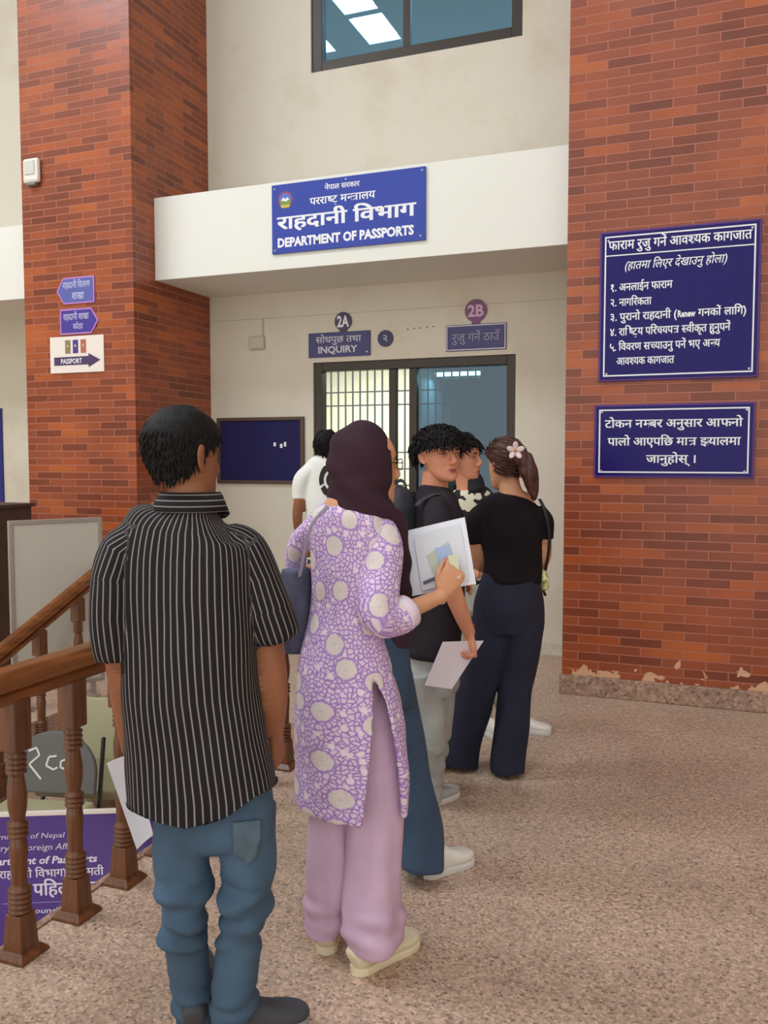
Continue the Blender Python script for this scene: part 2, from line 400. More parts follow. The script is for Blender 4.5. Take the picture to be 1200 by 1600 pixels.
def board(name, label, cat, x0, x1, z0, z1, Y, m, th=.018, edge=None, border=None, items=(), screws=(), lm=None, group=None):
    cx, w_, h_ = (x0+x1)/2, (x1-x0), (z1-z0)
    r = empty(name, (cx, Y, z0), label, cat, group)
    if edge:
        boxes('edge_frame', [(-w_/2, w_/2, -th, 0, 0, h_)], edge, r, bevel=.002)
        e = .012; boxes('panel', [(-w_/2+e, w_/2-e, -th-.004, -th+.001, e, h_-e)], m, r)
        yf = -th-.004
    else:
        boxes('panel', [(-w_/2, w_/2, -th, 0, 0, h_)], m, r, bevel=.002); yf = -th
    if border:
        i, t = border; a, b, c, d = -w_/2+i, w_/2-i, i, h_-i; y0, y1 = yf-.0012, yf+.0005
        boxes('border_line', [(a, b, y0, y1, c, c+t), (a, b, y0, y1, d-t, d), (a, a+t, y0, y1, c+t, d-t), (b-t, b, y0, y1, c+t, d-t)], WHITE, r)
    if items:
        L = []
        for it in items:
            s, u0, u1, v, h = it[:5]; kw = it[5] if len(it) > 5 else {}
            L.append((s, -w_/2+u0*w_, -w_/2+u1*w_, h_*(1-v)-h*h_/2, h*h_, kw))
        lettering('lettering', r, L, yf-.0015, lm)
    for (u, v) in screws:
        bm = bmesh.new(); poly(bm, disc(-w_/2+u*w_, h_*(1-v), .007, 10), yf-.004, yf); bobj('screw', bm, SCREW, r)
    return r

# ------------------------------------------------------------------ the hall
YP, YB, YF = 5.674, 6.763, 5.955           # pillar fronts, back wall, beam front
XL0, XL1, XR0 = -5.37, -4.285, -.93
TOP = 8.0
EDGE = -2.085                              # edge of the stair opening
struct('floor', [(EDGE, 4.2, -2.2, 9.4, -.18, 0), (-9, EDGE, 4.45, 9.4, -.18, 0)], FLOOR)
struct('floor_lower', [(-9, EDGE-.002, -2.2, 4.44, -.80, -.625)], FLOOR)
struct('trim_stair_steps', [(-3.72, EDGE-.003, 3.33+.28*i, 4.449, -.624+.125*i, -.625+.125*(i+1)) for i in range(4)], FLOOR, bevel=.004)
struct('wall_stair_side', [(-9, -3.73, 3.33, 4.449, -.624, -.001)], FLOOR)
struct('trim_landing_edge', [(EDGE-.001, EDGE+.03, -2.2, 4.45, .0005, .006)], PLINTH)
def wall_with_holes(name, x0, x1, y0, y1, z0, z1, holes, m):
    L = []; xs = sorted({x0, x1} | {h[0] for h in holes} | {h[1] for h in holes})
    for a, b in zip(xs, xs[1:]):
        hs = sorted([(h[2], h[3]) for h in holes if h[0] <= a+1e-6 and h[1] >= b-1e-6]); z = z0
        for c, d in hs:
            if c > z: L.append((a, b, y0, y1, z, c))
            z = d
        if z < z1: L.append((a, b, y0, y1, z, z1))
    bm = bmesh.new()
    for b in L: box(bm, *b)
    bmesh.ops.remove_doubles(bm, verts=bm.verts, dist=1e-5)
    return tag(bobj(name, bm, m), kind='structure')
W1 = (-3.262, -1.500, 1.02, 2.368); W2 = (-3.268, -1.472, 4.785, 6.4)
wall_with_holes('wall_back', -9, 4.2, YB, YB+.20, 0, TOP, [W1, W2], WALL)
struct('wall_left', [(-9, -8.85, -2.2, YB-.001, -.6, TOP)], WALL)
struct('wall_right', [(4.2, 4.35, -2.2, 9.4, 0, TOP)], WALL)
struct('wall_pillar_left', [(XL0, XL1, YP, YB-.001, .12, TOP)], BRICK)
struct('wall_pillar_right', [(XR0, 2.6, YP, YB-.001, .13, TOP)], BRICK)
struct('baseboard_pillar_right', [(XR0-.016, 2.615, YP-.018, YB-.001, .0005, .129)], PLINTH, bevel=.006)
struct('baseboard_pillar_left', [(XL0-.016, XL1+.016, YP-.018, YB-.001, .0005, .119)], PLINTH, bevel=.006)
struct('trim_beam', [(XL1+.001, XR0-.001, YF, YB-.001, 2.985, 3.64)], FASCIA, bevel=.004)
struct('trim_beam_side', [(-8.84, XL0-.001, YF, YB-.001, 2.93, 3.56)], FASCIA, bevel=.004)
struct('baseboard_back', [(XL1+.02, XR0-.02, YB-.012, YB-.001, .0005, .10)], mat('pale_marble', (206, 200, 184), .35, nz=.06))
struct('trim_wall_jamb', [(-5.62, XL0-.02, YB-.10, YB-.001, .0, 2.92)], mat('grey_lilac_paint', (190, 178, 172), .6))
struct('trim_wall_conduit', [(XL1+.01, XR0-.01, YB-.012, YB-.001, 2.770, 2.782)], WALL)
# ceiling with daylit skylight panels
CEILM = mat('ceiling_paint', (190, 200, 208), .8)
SKYM = mat('skylight_glass', (230, 238, 245), .3, emit=(236, 244, 255), es=SKY_STR)
xs = (-8.3, -7.3, -6.8, -5.8, -5.22, -4.70, -1.3, -.5); ys = (.75, 1.58, 1.72, 2.6)
holes = [(xs[i], xs[i+1], ys[j], ys[j+1]) for i in (0, 2, 4, 6) for j in (0, 2)]
def ceil():
    L = []; X = [-9, *xs, 4.35]; Y = [-2.2, *ys, 9.4]
    for a, b in zip(X, X[1:]):
        for c, d in zip(Y, Y[1:]):
            if not any(abs(h[0]-a) < 1e-6 and abs(h[1]-b) < 1e-6 and abs(h[2]-c) < 1e-6 and abs(h[3]-d) < 1e-6 for h in holes): L.append((a, b, c, d, TOP, TOP+.15))
    bm = bmesh.new()
    for l in L: box(bm, *l)
    return tag(bobj('ceiling', bm, CEILM), kind='structure')
ceil()
for n_, h in enumerate(holes): struct('window_skylight_%d' % (n_+1), [(h[0], h[1], h[2], h[3], TOP+.08, TOP+.10)], SKYM)
# rooms behind the windows
ROOML = mat('pale_yellow_paint', (236, 228, 208), .7)
ROOMR = mat('teal_grey_paint', (96, 122, 128), .7)
struct('wall_inquiry_room', [(-4.2, -2.45, 9.0, 9.1, 0, 2.9), (-4.3, -4.2, YB+.2, 9.1, 0, 2.9), (-4.2, -2.33, YB+.2, 9.0, 2.9, 3.0), (-4.2, -2.33, YB+.2, 9.0, -.02, .01)], ROOML)
struct('wall_checking_room', [(-2.44, -2.39, YB+.2, 9.0, 0, 2.9), (-2.39, .4, 9.0, 9.1, 0, 2.9), (.4, .5, YB+.2, 9.1, 0, 2.9), (-2.39, .4, YB+.2, 9.0, 2.9, 3.0)], ROOMR)
struct('wall_upper_room', [(-5, 0, 9.3, 9.4, 3.1, TOP-.01), (-5, 0, YB+.2, 9.3, 3.1, 3.2), (-5.1, -5, YB+.2, 9.4, 3.1, TOP-.01), (0, .1, YB+.2, 9.4, 3.1, TOP-.01)], mat('dim_blue_room', (52, 100, 134), .7))
def lamp_box(label, x0, x1, y0, y1, z, st, en):
    r = empty('ceiling_lamp', ((x0+x1)/2, (y0+y1)/2, z), label, 'lamp')
    w_, d_ = (x1-x0)/2, (y1-y0)/2
    boxes('housing', [(-w_, w_, -d_, d_, .03, .06)], mat('lamp_housing', (220, 220, 215), .5), r)
    boxes('tube', [(-w_+.01, w_-.01, -.02, .02, 0, .03)], mat('lamp_tube', (255, 255, 245), .5, emit=(250, 255, 240), es=st), r)
    l = bpy.data.lights.new('lamp_light', 'AREA'); l.shape = 'RECTANGLE'; l.size = x1-x0; l.size_y = .1; l.energy = en; l.color = (1, .99, .92)
    o = bpy.data.objects.new('lamp_light', l); COL.objects.link(o); o.parent = r; o.location = (0, 0, -.02)
lamp_box('fluorescent tube lamp inside the left half of the counter window room', -3.7, -2.6, 7.9, 8.0, 2.84-.2, 3, 34)
lamp_box('fluorescent tube lamp glowing behind the bluish right window pane', -2.35, -1.93, 7.28, 7.38, 2.27, 9, 5)

# windows
def window(n, X0, X1, Z0, Z1, mull, panes, gl):
    fr = .075 if n == 1 else .09
    w_ = tag(bpy.data.objects.new('window_%d' % n, None), kind='structure'); COL.objects.link(w_); w_.location = ((X0+X1)/2, YB+.05, Z0)
    cx = (X0+X1)/2; L = [(X0-cx, X0-cx+fr, -.03, .06, 0, Z1-Z0), (X1-cx-fr, X1-cx, -.03, .06, 0, Z1-Z0), (X0-cx+fr, X1-cx-fr, -.03, .06, Z1-Z0-fr, Z1-Z0), (X0-cx+fr, X1-cx-fr, -.03, .06, 0, fr)]
    boxes('window_frame', L, FRAME, w_, bevel=.004)
    for a, b in mull: boxes('sash_bar', [(a-cx, b-cx, -.01, .05, fr, Z1-Z0-fr)], FRAME, w_, bevel=.003)
    for (a, b), g in zip(panes, gl): boxes('pane', [(a-cx, b-cx, .018, .022, fr, Z1-Z0-fr)], g, w_)
    return w_
G_CLEAR = glass_mat('clear_glass', (240, 243, 240), .03); G_TEAL = glass_mat('teal_tinted_glass', (150, 186, 200), .05); G_BLUE = glass_mat('blue_mirror_glass', (80, 140, 185), .50, col=(.45, .80, .98, 1))
window(1, *W1, [(-2.578, -2.520), (-2.402, -2.335)], [(-3.187, -2.578), (-2.520, -2.402), (-2.335, -1.575)], [G_CLEAR, G_CLEAR, G_TEAL])
window(2, *W2, [(-2.46, -2.40)], [(-3.178, -2.46), (-2.40, -1.562)], [G_BLUE, G_BLUE])
# steel grille behind the counter window
gr = empty('window_grille', (-2.38, YB+.17, 1.02), 'dark steel bar grille just behind the counter window glass', 'grille')
GM = mat('dark_steel', (50, 46, 40), .5, .4)
for x in np.arange(-3.17, -1.55, .0685):
    boxes('upright_bar', [(x+2.38-.006, x+2.38+.006, -.006, .006, 0, 1.348)], GM, gr)
for z in (.16, .30, .44, .58, .985, 1.10):
    boxes('cross_bar', [(-.87, .87, -.012, -.006, z-.006, z+.006)], GM, gr)
# blue curtain in the right room
bm = bmesh.new(); pts = []
N = 80
for z in (.3, 2.75):
    pts.append([bm.verts.new((-1.58+.62*i/N-.31, 8.1+.035*math.sin(i*.8)+.01*math.sin(i*2.3), z)) for i in range(N+1)])
for i in range(N): bm.faces.new((pts[0][i], pts[0][i+1], pts[1][i+1], pts[1][i]))
cu = bobj('curtain', bm, mat('blue_curtain_cloth', (74, 128, 160), .8), smooth=True); tag(cu, 'hanging blue curtain seen through the right pane of the counter window', 'curtain')
so = cu.modifiers.new('s', 'SOLIDIFY'); so.thickness = .004

# ------------------------------------------------------------------ signs and wall fittings
EN = dict(bold=.035)
B2 = dict(bold=.022)
sg = board('department_sign', 'large blue board reading DEPARTMENT OF PASSPORTS on the white beam', 'sign', -3.203, -1.975, 3.10, 3.612, YF-.0005, BLUE, .02,
    items=[('नेपाल सरकार', .36, .59, .125, .065, B2), ('परराि{ष}ट^ म{न}त<ालय'.replace('ि', '', 1), .26, .69, .30, .095, B2), ('राहदानी िवभाग', .035, .945, .565, .17, dict(bold=.03)), ('DEPARTMENT OF PASSPORTS', .04, .93, .845, .125, dict(bold=.045))],
    screws=[(.02, .06), (.5, .04), (.98, .05), (.02, .95), (.97, .94)])
def emblem(par, cx, cz, r, y):
    e = bpy.data.objects.new('emblem', None); COL.objects.link(e); e.parent = par
    for nm, pts, mm, d in (('wreath', disc(cx, cz, r), mat('wreath_red', (150, 60, 70), .5), .0012), ('sky_disc', disc(cx, cz, r*.8), mat('emblem_blue', (80, 110, 200), .5), .0018),
                           ('hill', [(cx-r*.75, cz-r*.1), (cx-r*.3, cz+r*.12), (cx+r*.2, cz-.02*r), (cx+r*.75, cz+.05*r), (cx+.5*r, cz-.6*r), (cx, cz-.78*r), (cx-.5*r, cz-.6*r)], mat('emblem_green', (120, 150, 60), .5), .0022),
                           ('mountain', [(cx-r*.6, cz-r*.05), (cx-r*.25, cz+r*.3), (cx, cz+r*.05), (cx+.25*r, cz+.28*r), (cx+r*.55, cz-r*.0), (cx+r*.1, cz-r*.2)], WHITE, .0026),
                           ('scroll', [(cx-r*.5, cz-r*.95), (cx+r*.5, cz-r*.95), (cx+r*.7, cz-r*.6), (cx-r*.7, cz-r*.6)], mat('emblem_yellow', (210, 180, 70), .5), .003)):
        bm = bmesh.new(); poly(bm, pts, y-d, y); bobj(nm, bm, mm, e)
emblem(sg, -.614+.095*1.228, .512*.77, .062, -.0202)
big = board('notice_board_sign', 'tall navy board listing five required documents on the right brick wall', 'sign', -.722, .212, 2.035, 2.965, YP-.0005, NAVY, .022, edge=PURPLE, border=(.030, .009),
    items=[('फाराम रुजु गन~े आव{श}यक कागजात'.replace('न~े', 'ने~'), .055, .945, .095, .055, B2), ('(हातमा िलएर देखाउनु होला)', .165, .80, .235, .048, dict(bold=.012, shear=.25)),
           ('१. अनलाईन फाराम', .075, .47, .375, .046, B2), ('२. नागिरकता', .075, .34, .475, .046, B2), ('३. पुरानो राहदानी (', .075, .50, .572, .046, B2), ('Renew', .505, .615, .572, .042, EN), (' गनको~ लािग)', .63, .92, .572, .046, B2),
           ('४. राि{ष}ट^य पिरचयपत< {स}वीकृत हुनुपने~', .075, .83, .672, .046, B2), ('५. िववरण स{च}याउनु पने~ भए अ{न}य', .075, .77, .772, .046, B2), ('आव{श}यक कागजात', .12, .49, .868, .046, B2)],
    screws=[(.055, .06), (.945, .055), (.055, .95), (.945, .945)])
boxes('heading_rule', [(-.43, .43, -.0275, -.0255, .930*.835, .930*.835+.007)], WHITE, big)
board('notice_board_sign', 'wide low navy board with three lines of white text under the tall navy board', 'sign', -.742, .202, 1.428, 1.888, YP-.0005, NAVY, .022, edge=PURPLE, border=(.030, .009),
    items=[('टोकन न{म}बर अनुसार आ{फ}नो', .07, .93, .265, .10, B2), ('पालो आएपिछ मात< {झ}यालमा', .09, .92, .51, .10, B2), ('जानुहोस् ।', .34, .65, .745, .10, B2)],
    screws=[(.05, .10), (.95, .10), (.05, .91), (.945, .91)])
BLK = mat('dark_indigo_sign', (52, 46, 108), .35)
board('counter_sign', 'dark blue plate reading INQUIRY above the left end of the counter window', 'sign', -3.299, -2.728, 2.409, 2.616, YB-.0005, BLK, .012,
    items=[('सोधपुछ तथा', .12, .86, .30, .24, dict(bold=.01)), ('INQUIRY', .16, .80, .70, .27, dict(bold=.03))], screws=[(.95, .85)], lm=mat('dull_white_lettering', (205, 205, 212), .5))
board('counter_sign', 'dark indigo plate with dim lettering above the right end of the counter window', 'sign', -2.070, -1.575, 2.409, 2.616, YB-.0005, BLK, .012, border=(.006, .006),
    items=[('रुजु गने~ ठाउँ', .10, .90, .50, .28, dict(bold=.005))], lm=GREYL)
def round_sign(label, cx, cz, r, m, text, stem=True, lm=None, h=.09, w_=.11):
    o = empty('round_sign', (cx, YB-.0005, cz-r), label, 'sign')
    bm = bmesh.new(); poly(bm, disc(0, r, r, 36), -.012, 0)
    bobj('disc', bm, m, o)
    if stem: boxes('bracket', [(-.035, .035, -.008, -.001, -.045, .012)], m, o)
    lettering('lettering', o, [(text, -w_/2, w_/2, r-h/2, h, dict(bold=.03))], -.0135, lm or WHITE)
round_sign('dark purple disc reading 2A above the INQUIRY plate', -2.975, 2.703, .078, mat('dark_plum', (66, 50, 84), .4), '2A')
round_sign('mauve disc reading 2B above the dim indigo plate', -1.823, 2.722, .090, mat('mauve_plate', (120, 70, 112), .4), '2B', lm=mat('pinkish_lettering', (212, 176, 206), .5), w_=.13)
round_sign('small round dark blue sticker between the two counter plates', -2.594, 2.541, .068, mat('ink_blue', (38, 36, 86), .4), '२', stem=False, h=.05, w_=.04, lm=mat('grey_lettering', (170, 170, 180), .5))
for i, (x, z) in enumerate(((-2.40, 2.60), (-2.345, 2.605), (-2.29, 2.605), (-2.235, 2.61), (-2.18, 2.612))):
    bm = bmesh.new(); poly(bm, disc(0, .006, .006, 10), -.002, 0)
    o = bobj('wall_plug', bm, mat('dark_hole', (70, 60, 50), .8)); o.location = (x, YB-.0006, z)
    tag(o, 'small dark screw hole plug in the row on the wall between the counter plates', 'wall plug', 'row of screw hole plugs above the window')
# switch box, sensor
sw = empty('switch_box', (-3.80, YB-.0005, 2.505), 'small cream junction box on the back wall above the blue pin board', 'switch box')
SWM = mat('cream_plastic', (196, 190, 172), .5)
boxes('box', [(-.075, .075, -.035, 0, 0, .115)], SWM, sw, bevel=.008); boxes('cover', [(-.06, .06, -.040, -.034, .015, .1)], SWM, sw, bevel=.003)
boxes('conduit', [(.048, .062, -.012, 0, .115, .265)], SWM, sw, bevel=.004)
sn = empty('wall_sensor', (-5.236, YP-.0005, 3.775), 'white plastic sensor box high on the left brick pillar', 'sensor')
SNM = mat('white_plastic', (232, 226, 216), .4)
boxes('casing', [(-.078, .078, -.05, 0, 0, .195)], SNM, sn, bevel=.022); boxes('lens', [(-.05, .05, -.058, -.048, .06, .17)], mat('grey_lens', (205, 205, 196), .3), sn, bevel=.01)
boxes('foot', [(-.045, .045, -.045, -.005, -.02, .002)], mat('grey_plastic', (120, 125, 105), .5), sn, bevel=.006)
# arrow signs on the left pillar
def arrow_sign(label, x0, x1, z0, z1, m, left, lines, border):
    cx = (x0+x1)/2; w_ = (x1-x0)/2; h_ = z1-z0; tip = .07
    o = empty('arrow_sign', (cx, YP-.0005, z0), label, 'sign')
    s = -1 if left else 1
    def shp(i):
        return [(-s*(w_-i), i), (s*(w_-tip-i*.3), i), (s*(w_-i*1.3), h_/2), (s*(w_-tip-i*.3), h_-i), (-s*(w_-i), h_-i)]
    bm = bmesh.new(); poly(bm, shp(0), -.008, 0); bobj('border', bm, border, o)
    bm = bmesh.new(); poly(bm, shp(.012), -.010, -.0079); bobj('panel', bm, m, o)
    lettering('lettering', o, lines, -.0112, mat('lilac_white_lettering', (205, 205, 232), .5))
PK = mat('lilac_edge', (190, 130, 200), .5)
arrow_sign('purple-blue arrow sign pointing left, topmost on the left brick pillar', -5.03, -4.655, 2.79, 3.0, mat('washed_blue', (92, 98, 170), .3), True,
    [('राहदानी िवतरण', -.12, .15, .125, .045), ('शाखा', -.03, .09, .035, .05)], PK)
arrow_sign('violet arrow sign pointing right, just above the white passport placard', -5.0, -4.62, 2.548, 2.75, mat('violet_blue', (70, 56, 150), .3), False,
    [('राहदानी शाखा', -.155, .10, .115, .045), ('कोठा', -.06, .04, .04, .04)], PK)
pl = board('passport_sign', 'white placard with three small passports over a PASSPORT arrow on the left pillar', 'sign', -5.108, -4.573, 2.24, 2.532, YP-.0005, mat('white_placard', (238, 226, 216), .4), .010)
for i, (x, c) in enumerate(((-.085, (140, 128, 84)), (-.008, (74, 60, 140)), (.070, (182, 104, 84)))):
    p_ = boxes('passport_picture', [(x-.026, x+.026, -.013, -.0101, .155, .262)], mat('passport_cover_%s' % 'abc'[i], c, .5), pl)
    bm = bmesh.new(); poly(bm, disc(x, .215, .010, 12), -.0142, -.0131); bobj('crest', bm, mat('gilt', (206, 186, 130), .4), p_)
bm = bmesh.new(); poly(bm, [(-.225, .062), (.12, .062), (.12, .04), (.235, .095), (.12, .15), (.12, .128), (-.225, .128)], -.013, -.0101)
ar = bobj('arrow', bm, mat('dark_violet_ink', (72, 52, 92), .5), pl)
lettering('lettering', ar, [('PASSPORT', -.155, .055, .075, .038, dict(bold=.02))], -.0137)
# pin board on the back wall
pb = empty('pin_board', (-3.78, YB-.0005, 1.325), 'navy felt pin board in a brown frame left of the counter window', 'pin board')
boxes('felt', [(-.40, .40, -.012, -.001, .02, .56)], mat('navy_felt', (22, 18, 76), .85, bump=.4), pb)
FB = mat('brown_frame', (84, 62, 50), .5)
boxes('frame', [(-.435, -.40, -.026, 0, 0, .585), (.40, .435, -.026, 0, 0, .585), (-.40, .40, -.026, 0, 0, .03), (-.40, .40, -.026, 0, .555, .585)], FB, pb, bevel=.004)
for x, z, w_, h_ in ((-3.632, 1.655, .022, .034), (-3.568, 1.640, .024, .036), (-3.530, 1.652, .022, .040)):
    o = boxes('paper_slip', [(-w_/2, w_/2, -.002, 0, 0, h_)], WHITE); o.location = (x, YB-.0135, z)
    tag(o, 'tiny white paper scrap pinned on the right side of the navy pin board', 'paper', 'paper scraps on the pin board')
# far left items
o = boxes('blue_board', [(-.2, .2, -.02, 0, 0, 1.0)], mat('deep_blue', (40, 40, 120), .5)); o.location = (-6.92, YB-.001, 1.05); tag(o, 'narrow blue board on the wall at the left edge of the view', 'board')

# ------------------------------------------------------------------ railings
def baluster(parent, x, y, z, h, s=1.0, foot=True):
    """turned wooden post with square blocks"""
    r = bpy.data.objects.new('baluster', None); COL.objects.link(r); r.parent = parent; r.location = (x, y, z)
    a = .036*s
    bm = bmesh.new(); rot = Matrix.Rotation(math.radians(0), 4, 'Z')
    b0 = .17*h
    v = []
    for hw, zz in ((a*1.05, .012), (a*.86, b0)):
        v.append([bm.verts.new((sx*hw, sy*hw, zz)) for sx, sy in ((-1, -1), (1, -1), (1, 1), (-1, 1))])
    for i in range(4): bm.faces.new((v[0][i], v[0][(i+1) % 4], v[1][(i+1) % 4], v[1][i]))
    bm.faces.new(v[0][::-1]); bm.faces.new(v[1])
    bobj('square_block', bm, BALW, r, bevel=.003)
    bm = bmesh.new(); box(bm, -a*.95, a*.95, -a*.95, a*.95, h*.80, h); bobj('square_block', bm, BALW, r, bevel=.006)
    def rings(z0, k, w, st=.017): 
        P = []
        for i in range(k):
            P += [(w*.70, z0+i*st), (w*1.02, z0+i*st+st*.25), (w*1.02, z0+i*st+st*.6), (w*.70, z0+i*st+st*.9)]
        return P
    st = .0205*h
    P = [(a*.75, b0-.004)]+rings(b0, 5, a*.95, st)+[(a*.66, b0+.115*h), (a*.70, .36*h), (a*.80, .42*h), (a*.68, .462*h)]
    P += rings(.466*h, 3, a*.86, st)+[(a*.6, .535*h), (a*.80, .58*h), (a*.84, .63*h), (a*.62, .70*h)]+rings(.71*h, 4, a*.86, st)+[(a*.72, .797*h), (a*.7, .803*h)]
    bm = bmesh.new(); lathe(bm, P, n=20); bobj('turned_shaft', bm, BALW, r, smooth=True)
    if foot:
        bm = bmesh.new()
        v = []
        for hw, zz in ((a*1.65, .0008), (a*1.6, .010), (a*1.12, .028)):
            v.append([bm.verts.new((sx*hw, sy*hw, zz)) for sx, sy in ((-1, -1), (1, -1), (1, 1), (-1, 1))])
        for q0, q1 in zip(v, v[1:]):
            for i in range(4): bm.faces.new((q0[i], q0[(i+1) % 4], q1[(i+1) % 4], q1[i]))
        bm.faces.new(v[0][::-1]); bm.faces.new(v[-1]); bobj('foot_plate', bm, BALW, r)
    return r
def rail_run(name, parent, p0, p1, w, h, m, off=0):
    """moulded hand rail between two points"""
    p0 = Vector(p0); p1 = Vector(p1); d = (p1-p0).normalized(); side = d.cross(Vector((0, 0, 1))).normalized(); up = side.cross(d)
    prof = [(-.5, .15), (-.47, .55), (-.3, .85), (0, 1), (.3, .85), (.47, .55), (.5, .15), (.38, 0), (-.38, 0)]
    bm = bmesh.new(); R = []
    for p in (p0, p1): R.append([bm.verts.new(p+side*a*w+up*b*h) for a, b in prof])
    n = len(prof)
    for i in range(n): bm.faces.new((R[0][i], R[0][(i+1) % n], R[1][(i+1) % n], R[1][i]))
    bm.faces.new(R[0][::-1]); bm.faces.new(R[1])
    return bobj(name, bm, m, parent, bevel=.004)
nr = empty('railing', (-2.0, 1.2, 0), 'varnished wooden railing with turned balusters along the near edge of the stair opening', 'railing')
ys_ = [2.03+.252*i for i in range(-4, 10)]
for y in ys_: baluster(nr, 0, y-1.2, 0, .815)
rail_run('handrail', nr, (0, -.6, .848), (0, 3.22, .848), .085, .074, RAILW)
rail_run('sub_rail', nr, (0, -.6, .806), (0, 3.22, .806), .060, .045, RAILW)
XF = -3.70
fr_ = empty('railing', (XF, 4.5, 0), 'wooden stair railing sloping down to the left in front of the whiteboard', 'railing')
sl = math.tan(math.radians(23.24)); zt = lambda y: .898+(y-4.5)*sl
for i in range(5):
    y = 4.29-.33*i; baluster(fr_, .0, y-4.5, zt(y)-.125-.745, .745, .95, foot=False)
rail_run('handrail', fr_, (0, -1.9, zt(2.6)-.09), (0, .02, zt(4.52)-.09), .07, .07, RAILW)
rail_run('sub_rail', fr_, (0, -1.9, zt(2.6)-.135), (0, .02, zt(4.52)-.135), .045, .03, RAILW)

# ------------------------------------------------------------------ whiteboard, cupboard, banner, chairs
wb_a, wb_b = Vector((-4.20, 4.62, 0)), Vector((-3.86, 5.06, 0))
p0 = q(12, 818, 5.25); p1 = q(158, 804, 5.60)
d = (p1-p0); L_ = math.hypot(d.x, d.y); ang = math.atan2(d.y, d.x)
wbt = (p0.z+p1.z)/2
wb = empty('whiteboard', (p0.x, p0.y, 0), 'grey framed whiteboard standing behind the stair railing against the left pillar', 'whiteboard', rz=ang)
AL = mat('aluminium_frame', (168, 158, 150), .4, .3)
boxes('panel', [(.02, L_-.02, -.008, .008, .12, wbt-.02)], mat('whiteboard_surface', (196, 192, 180), .35), wb)
boxes('frame', [(0, .028, -.015, .015, .10, wbt), (L_-.028, L_, -.015, .015, .10, wbt), (.028, L_-.028, -.015, .015, .10, .128), (.028, L_-.028, -.015, .015, wbt-.028, wbt)], AL, wb, bevel=.003)
for x in (.06, L_-.09): boxes('leg', [(x, x+.03, -.1, .1, .0005, .03), (x, x+.03, -.015, .015, .03, .1)], AL, wb)
cb = empty('cupboard', (-4.96, 4.72, 0), 'dark brown wooden cupboard at the left edge beside the whiteboard', 'cupboard')
DW = wood('dark_wood', (56, 36, 28), (84, 54, 40), 'Z', .5)
boxes('carcass', [(-.3, .30, -.15, .22, .0005, 1.20)], DW, cb, bevel=.004); boxes('top', [(-.32, .32, -.17, .24, 1.2, 1.225)], DW, cb, bevel=.004)
for s in (-1, 1):
    dr = boxes('door', [(min(.01*s, .28*s), max(.01*s, .28*s), -.168, -.151, .03, 1.17)], DW, cb, bevel=.004)
    boxes('handle', [(.03*s-.006, .03*s+.006, -.185, -.1685, .6, .72)], SCREW, dr)

# banner standing on the lower floor
ba = q(-40, 1274, 3.5); bb = q(246, 1262, 3.56); d = bb-ba; Lb = math.hypot(d.x, d.y)
bn = empty('banner', (ba.x, ba.y, -.625), 'purple printed banner stand with white text behind the wooden balusters', 'banner', rz=math.atan2(d.y, d.x))
hb = (ba.z+bb.z)/2+.625
BP = mat('purple_print', (74, 48, 126), .4, nz=.06, nscale=6)
boxes('sheet', [(0, Lb, -.004, .004, .03, hb)], BP, bn); boxes('top_bar', [(0, Lb, -.008, .008, hb-.012, hb+.006)], mat('silver_bar', (225, 215, 205), .3, .2), bn, bevel=.002)
boxes('base', [(0, Lb, -.07, .07, .0005, .03)], mat('grey_base', (150, 150, 155), .4, .4), bn, bevel=.008)
pxl = Lb/286
def bx(px): return (px+40)*pxl
lettering('lettering', bn, [('Government of Nepal', bx(-50)+.03, bx(100), hb-.105, .022, dict(shear=.2, bold=.0)), ('Ministry of Foreign Affairs', bx(-38), bx(125), hb-.155, .026, dict(shear=.2, bold=.0)),
    ('Department of Passports', bx(-38), bx(150), hb-.212, .03, dict(shear=.2, bold=.03)), ('(राहदानी िवभाग) बागमती', bx(-10), bx(160), hb-.268, .03, B2), ('पिहलो तला', bx(48), bx(165), hb-.345, .048, B2),
    ('Ground Floor', bx(30), bx(130), hb-.42, .022, dict(shear=.2, bold=.01))], -.006, mat('banner_white', (214, 204, 222), .5))
boxes('rule', [(bx(0), bx(160), -.0062, -.0045, hb-.377, hb-.373)], mat('banner_line', (130, 110, 170), .5), bn)

def rounded(bm, w, h, t, r, Mx, n=6, mi=0):
    P = []
    for cx, cz, a0 in ((w/2-r, h-r, 0), (-w/2+r, h-r, 90), (-w/2+r, r, 180), (w/2-r, r, 270)):
        for i in range(n+1):
            a = math.radians(a0+90*i/n); P.append((cx+r*math.cos(a), cz+r*math.sin(a)))
    A = [bm.verts.new(Mx @ Vector((x, -t/2, z))) for x, z in P]; B = [bm.verts.new(Mx @ Vector((x, t/2, z))) for x, z in P]
    bm.faces.new(A); bm.faces.new(B[::-1])
    for i in range(len(A)):
        j = (i+1) % len(A); bm.faces.new((A[i], A[j], B[j], B[i]))
KH = mat('khaki_vinyl', (160, 154, 118), .45); KD = mat('khaki_vinyl_seat', (128, 120, 86), .5); GC = mat('grey_chair_cloth', (96, 92, 88), .7, bump=.3); CT = mat('black_tube', (34, 32, 34), .35, .4)
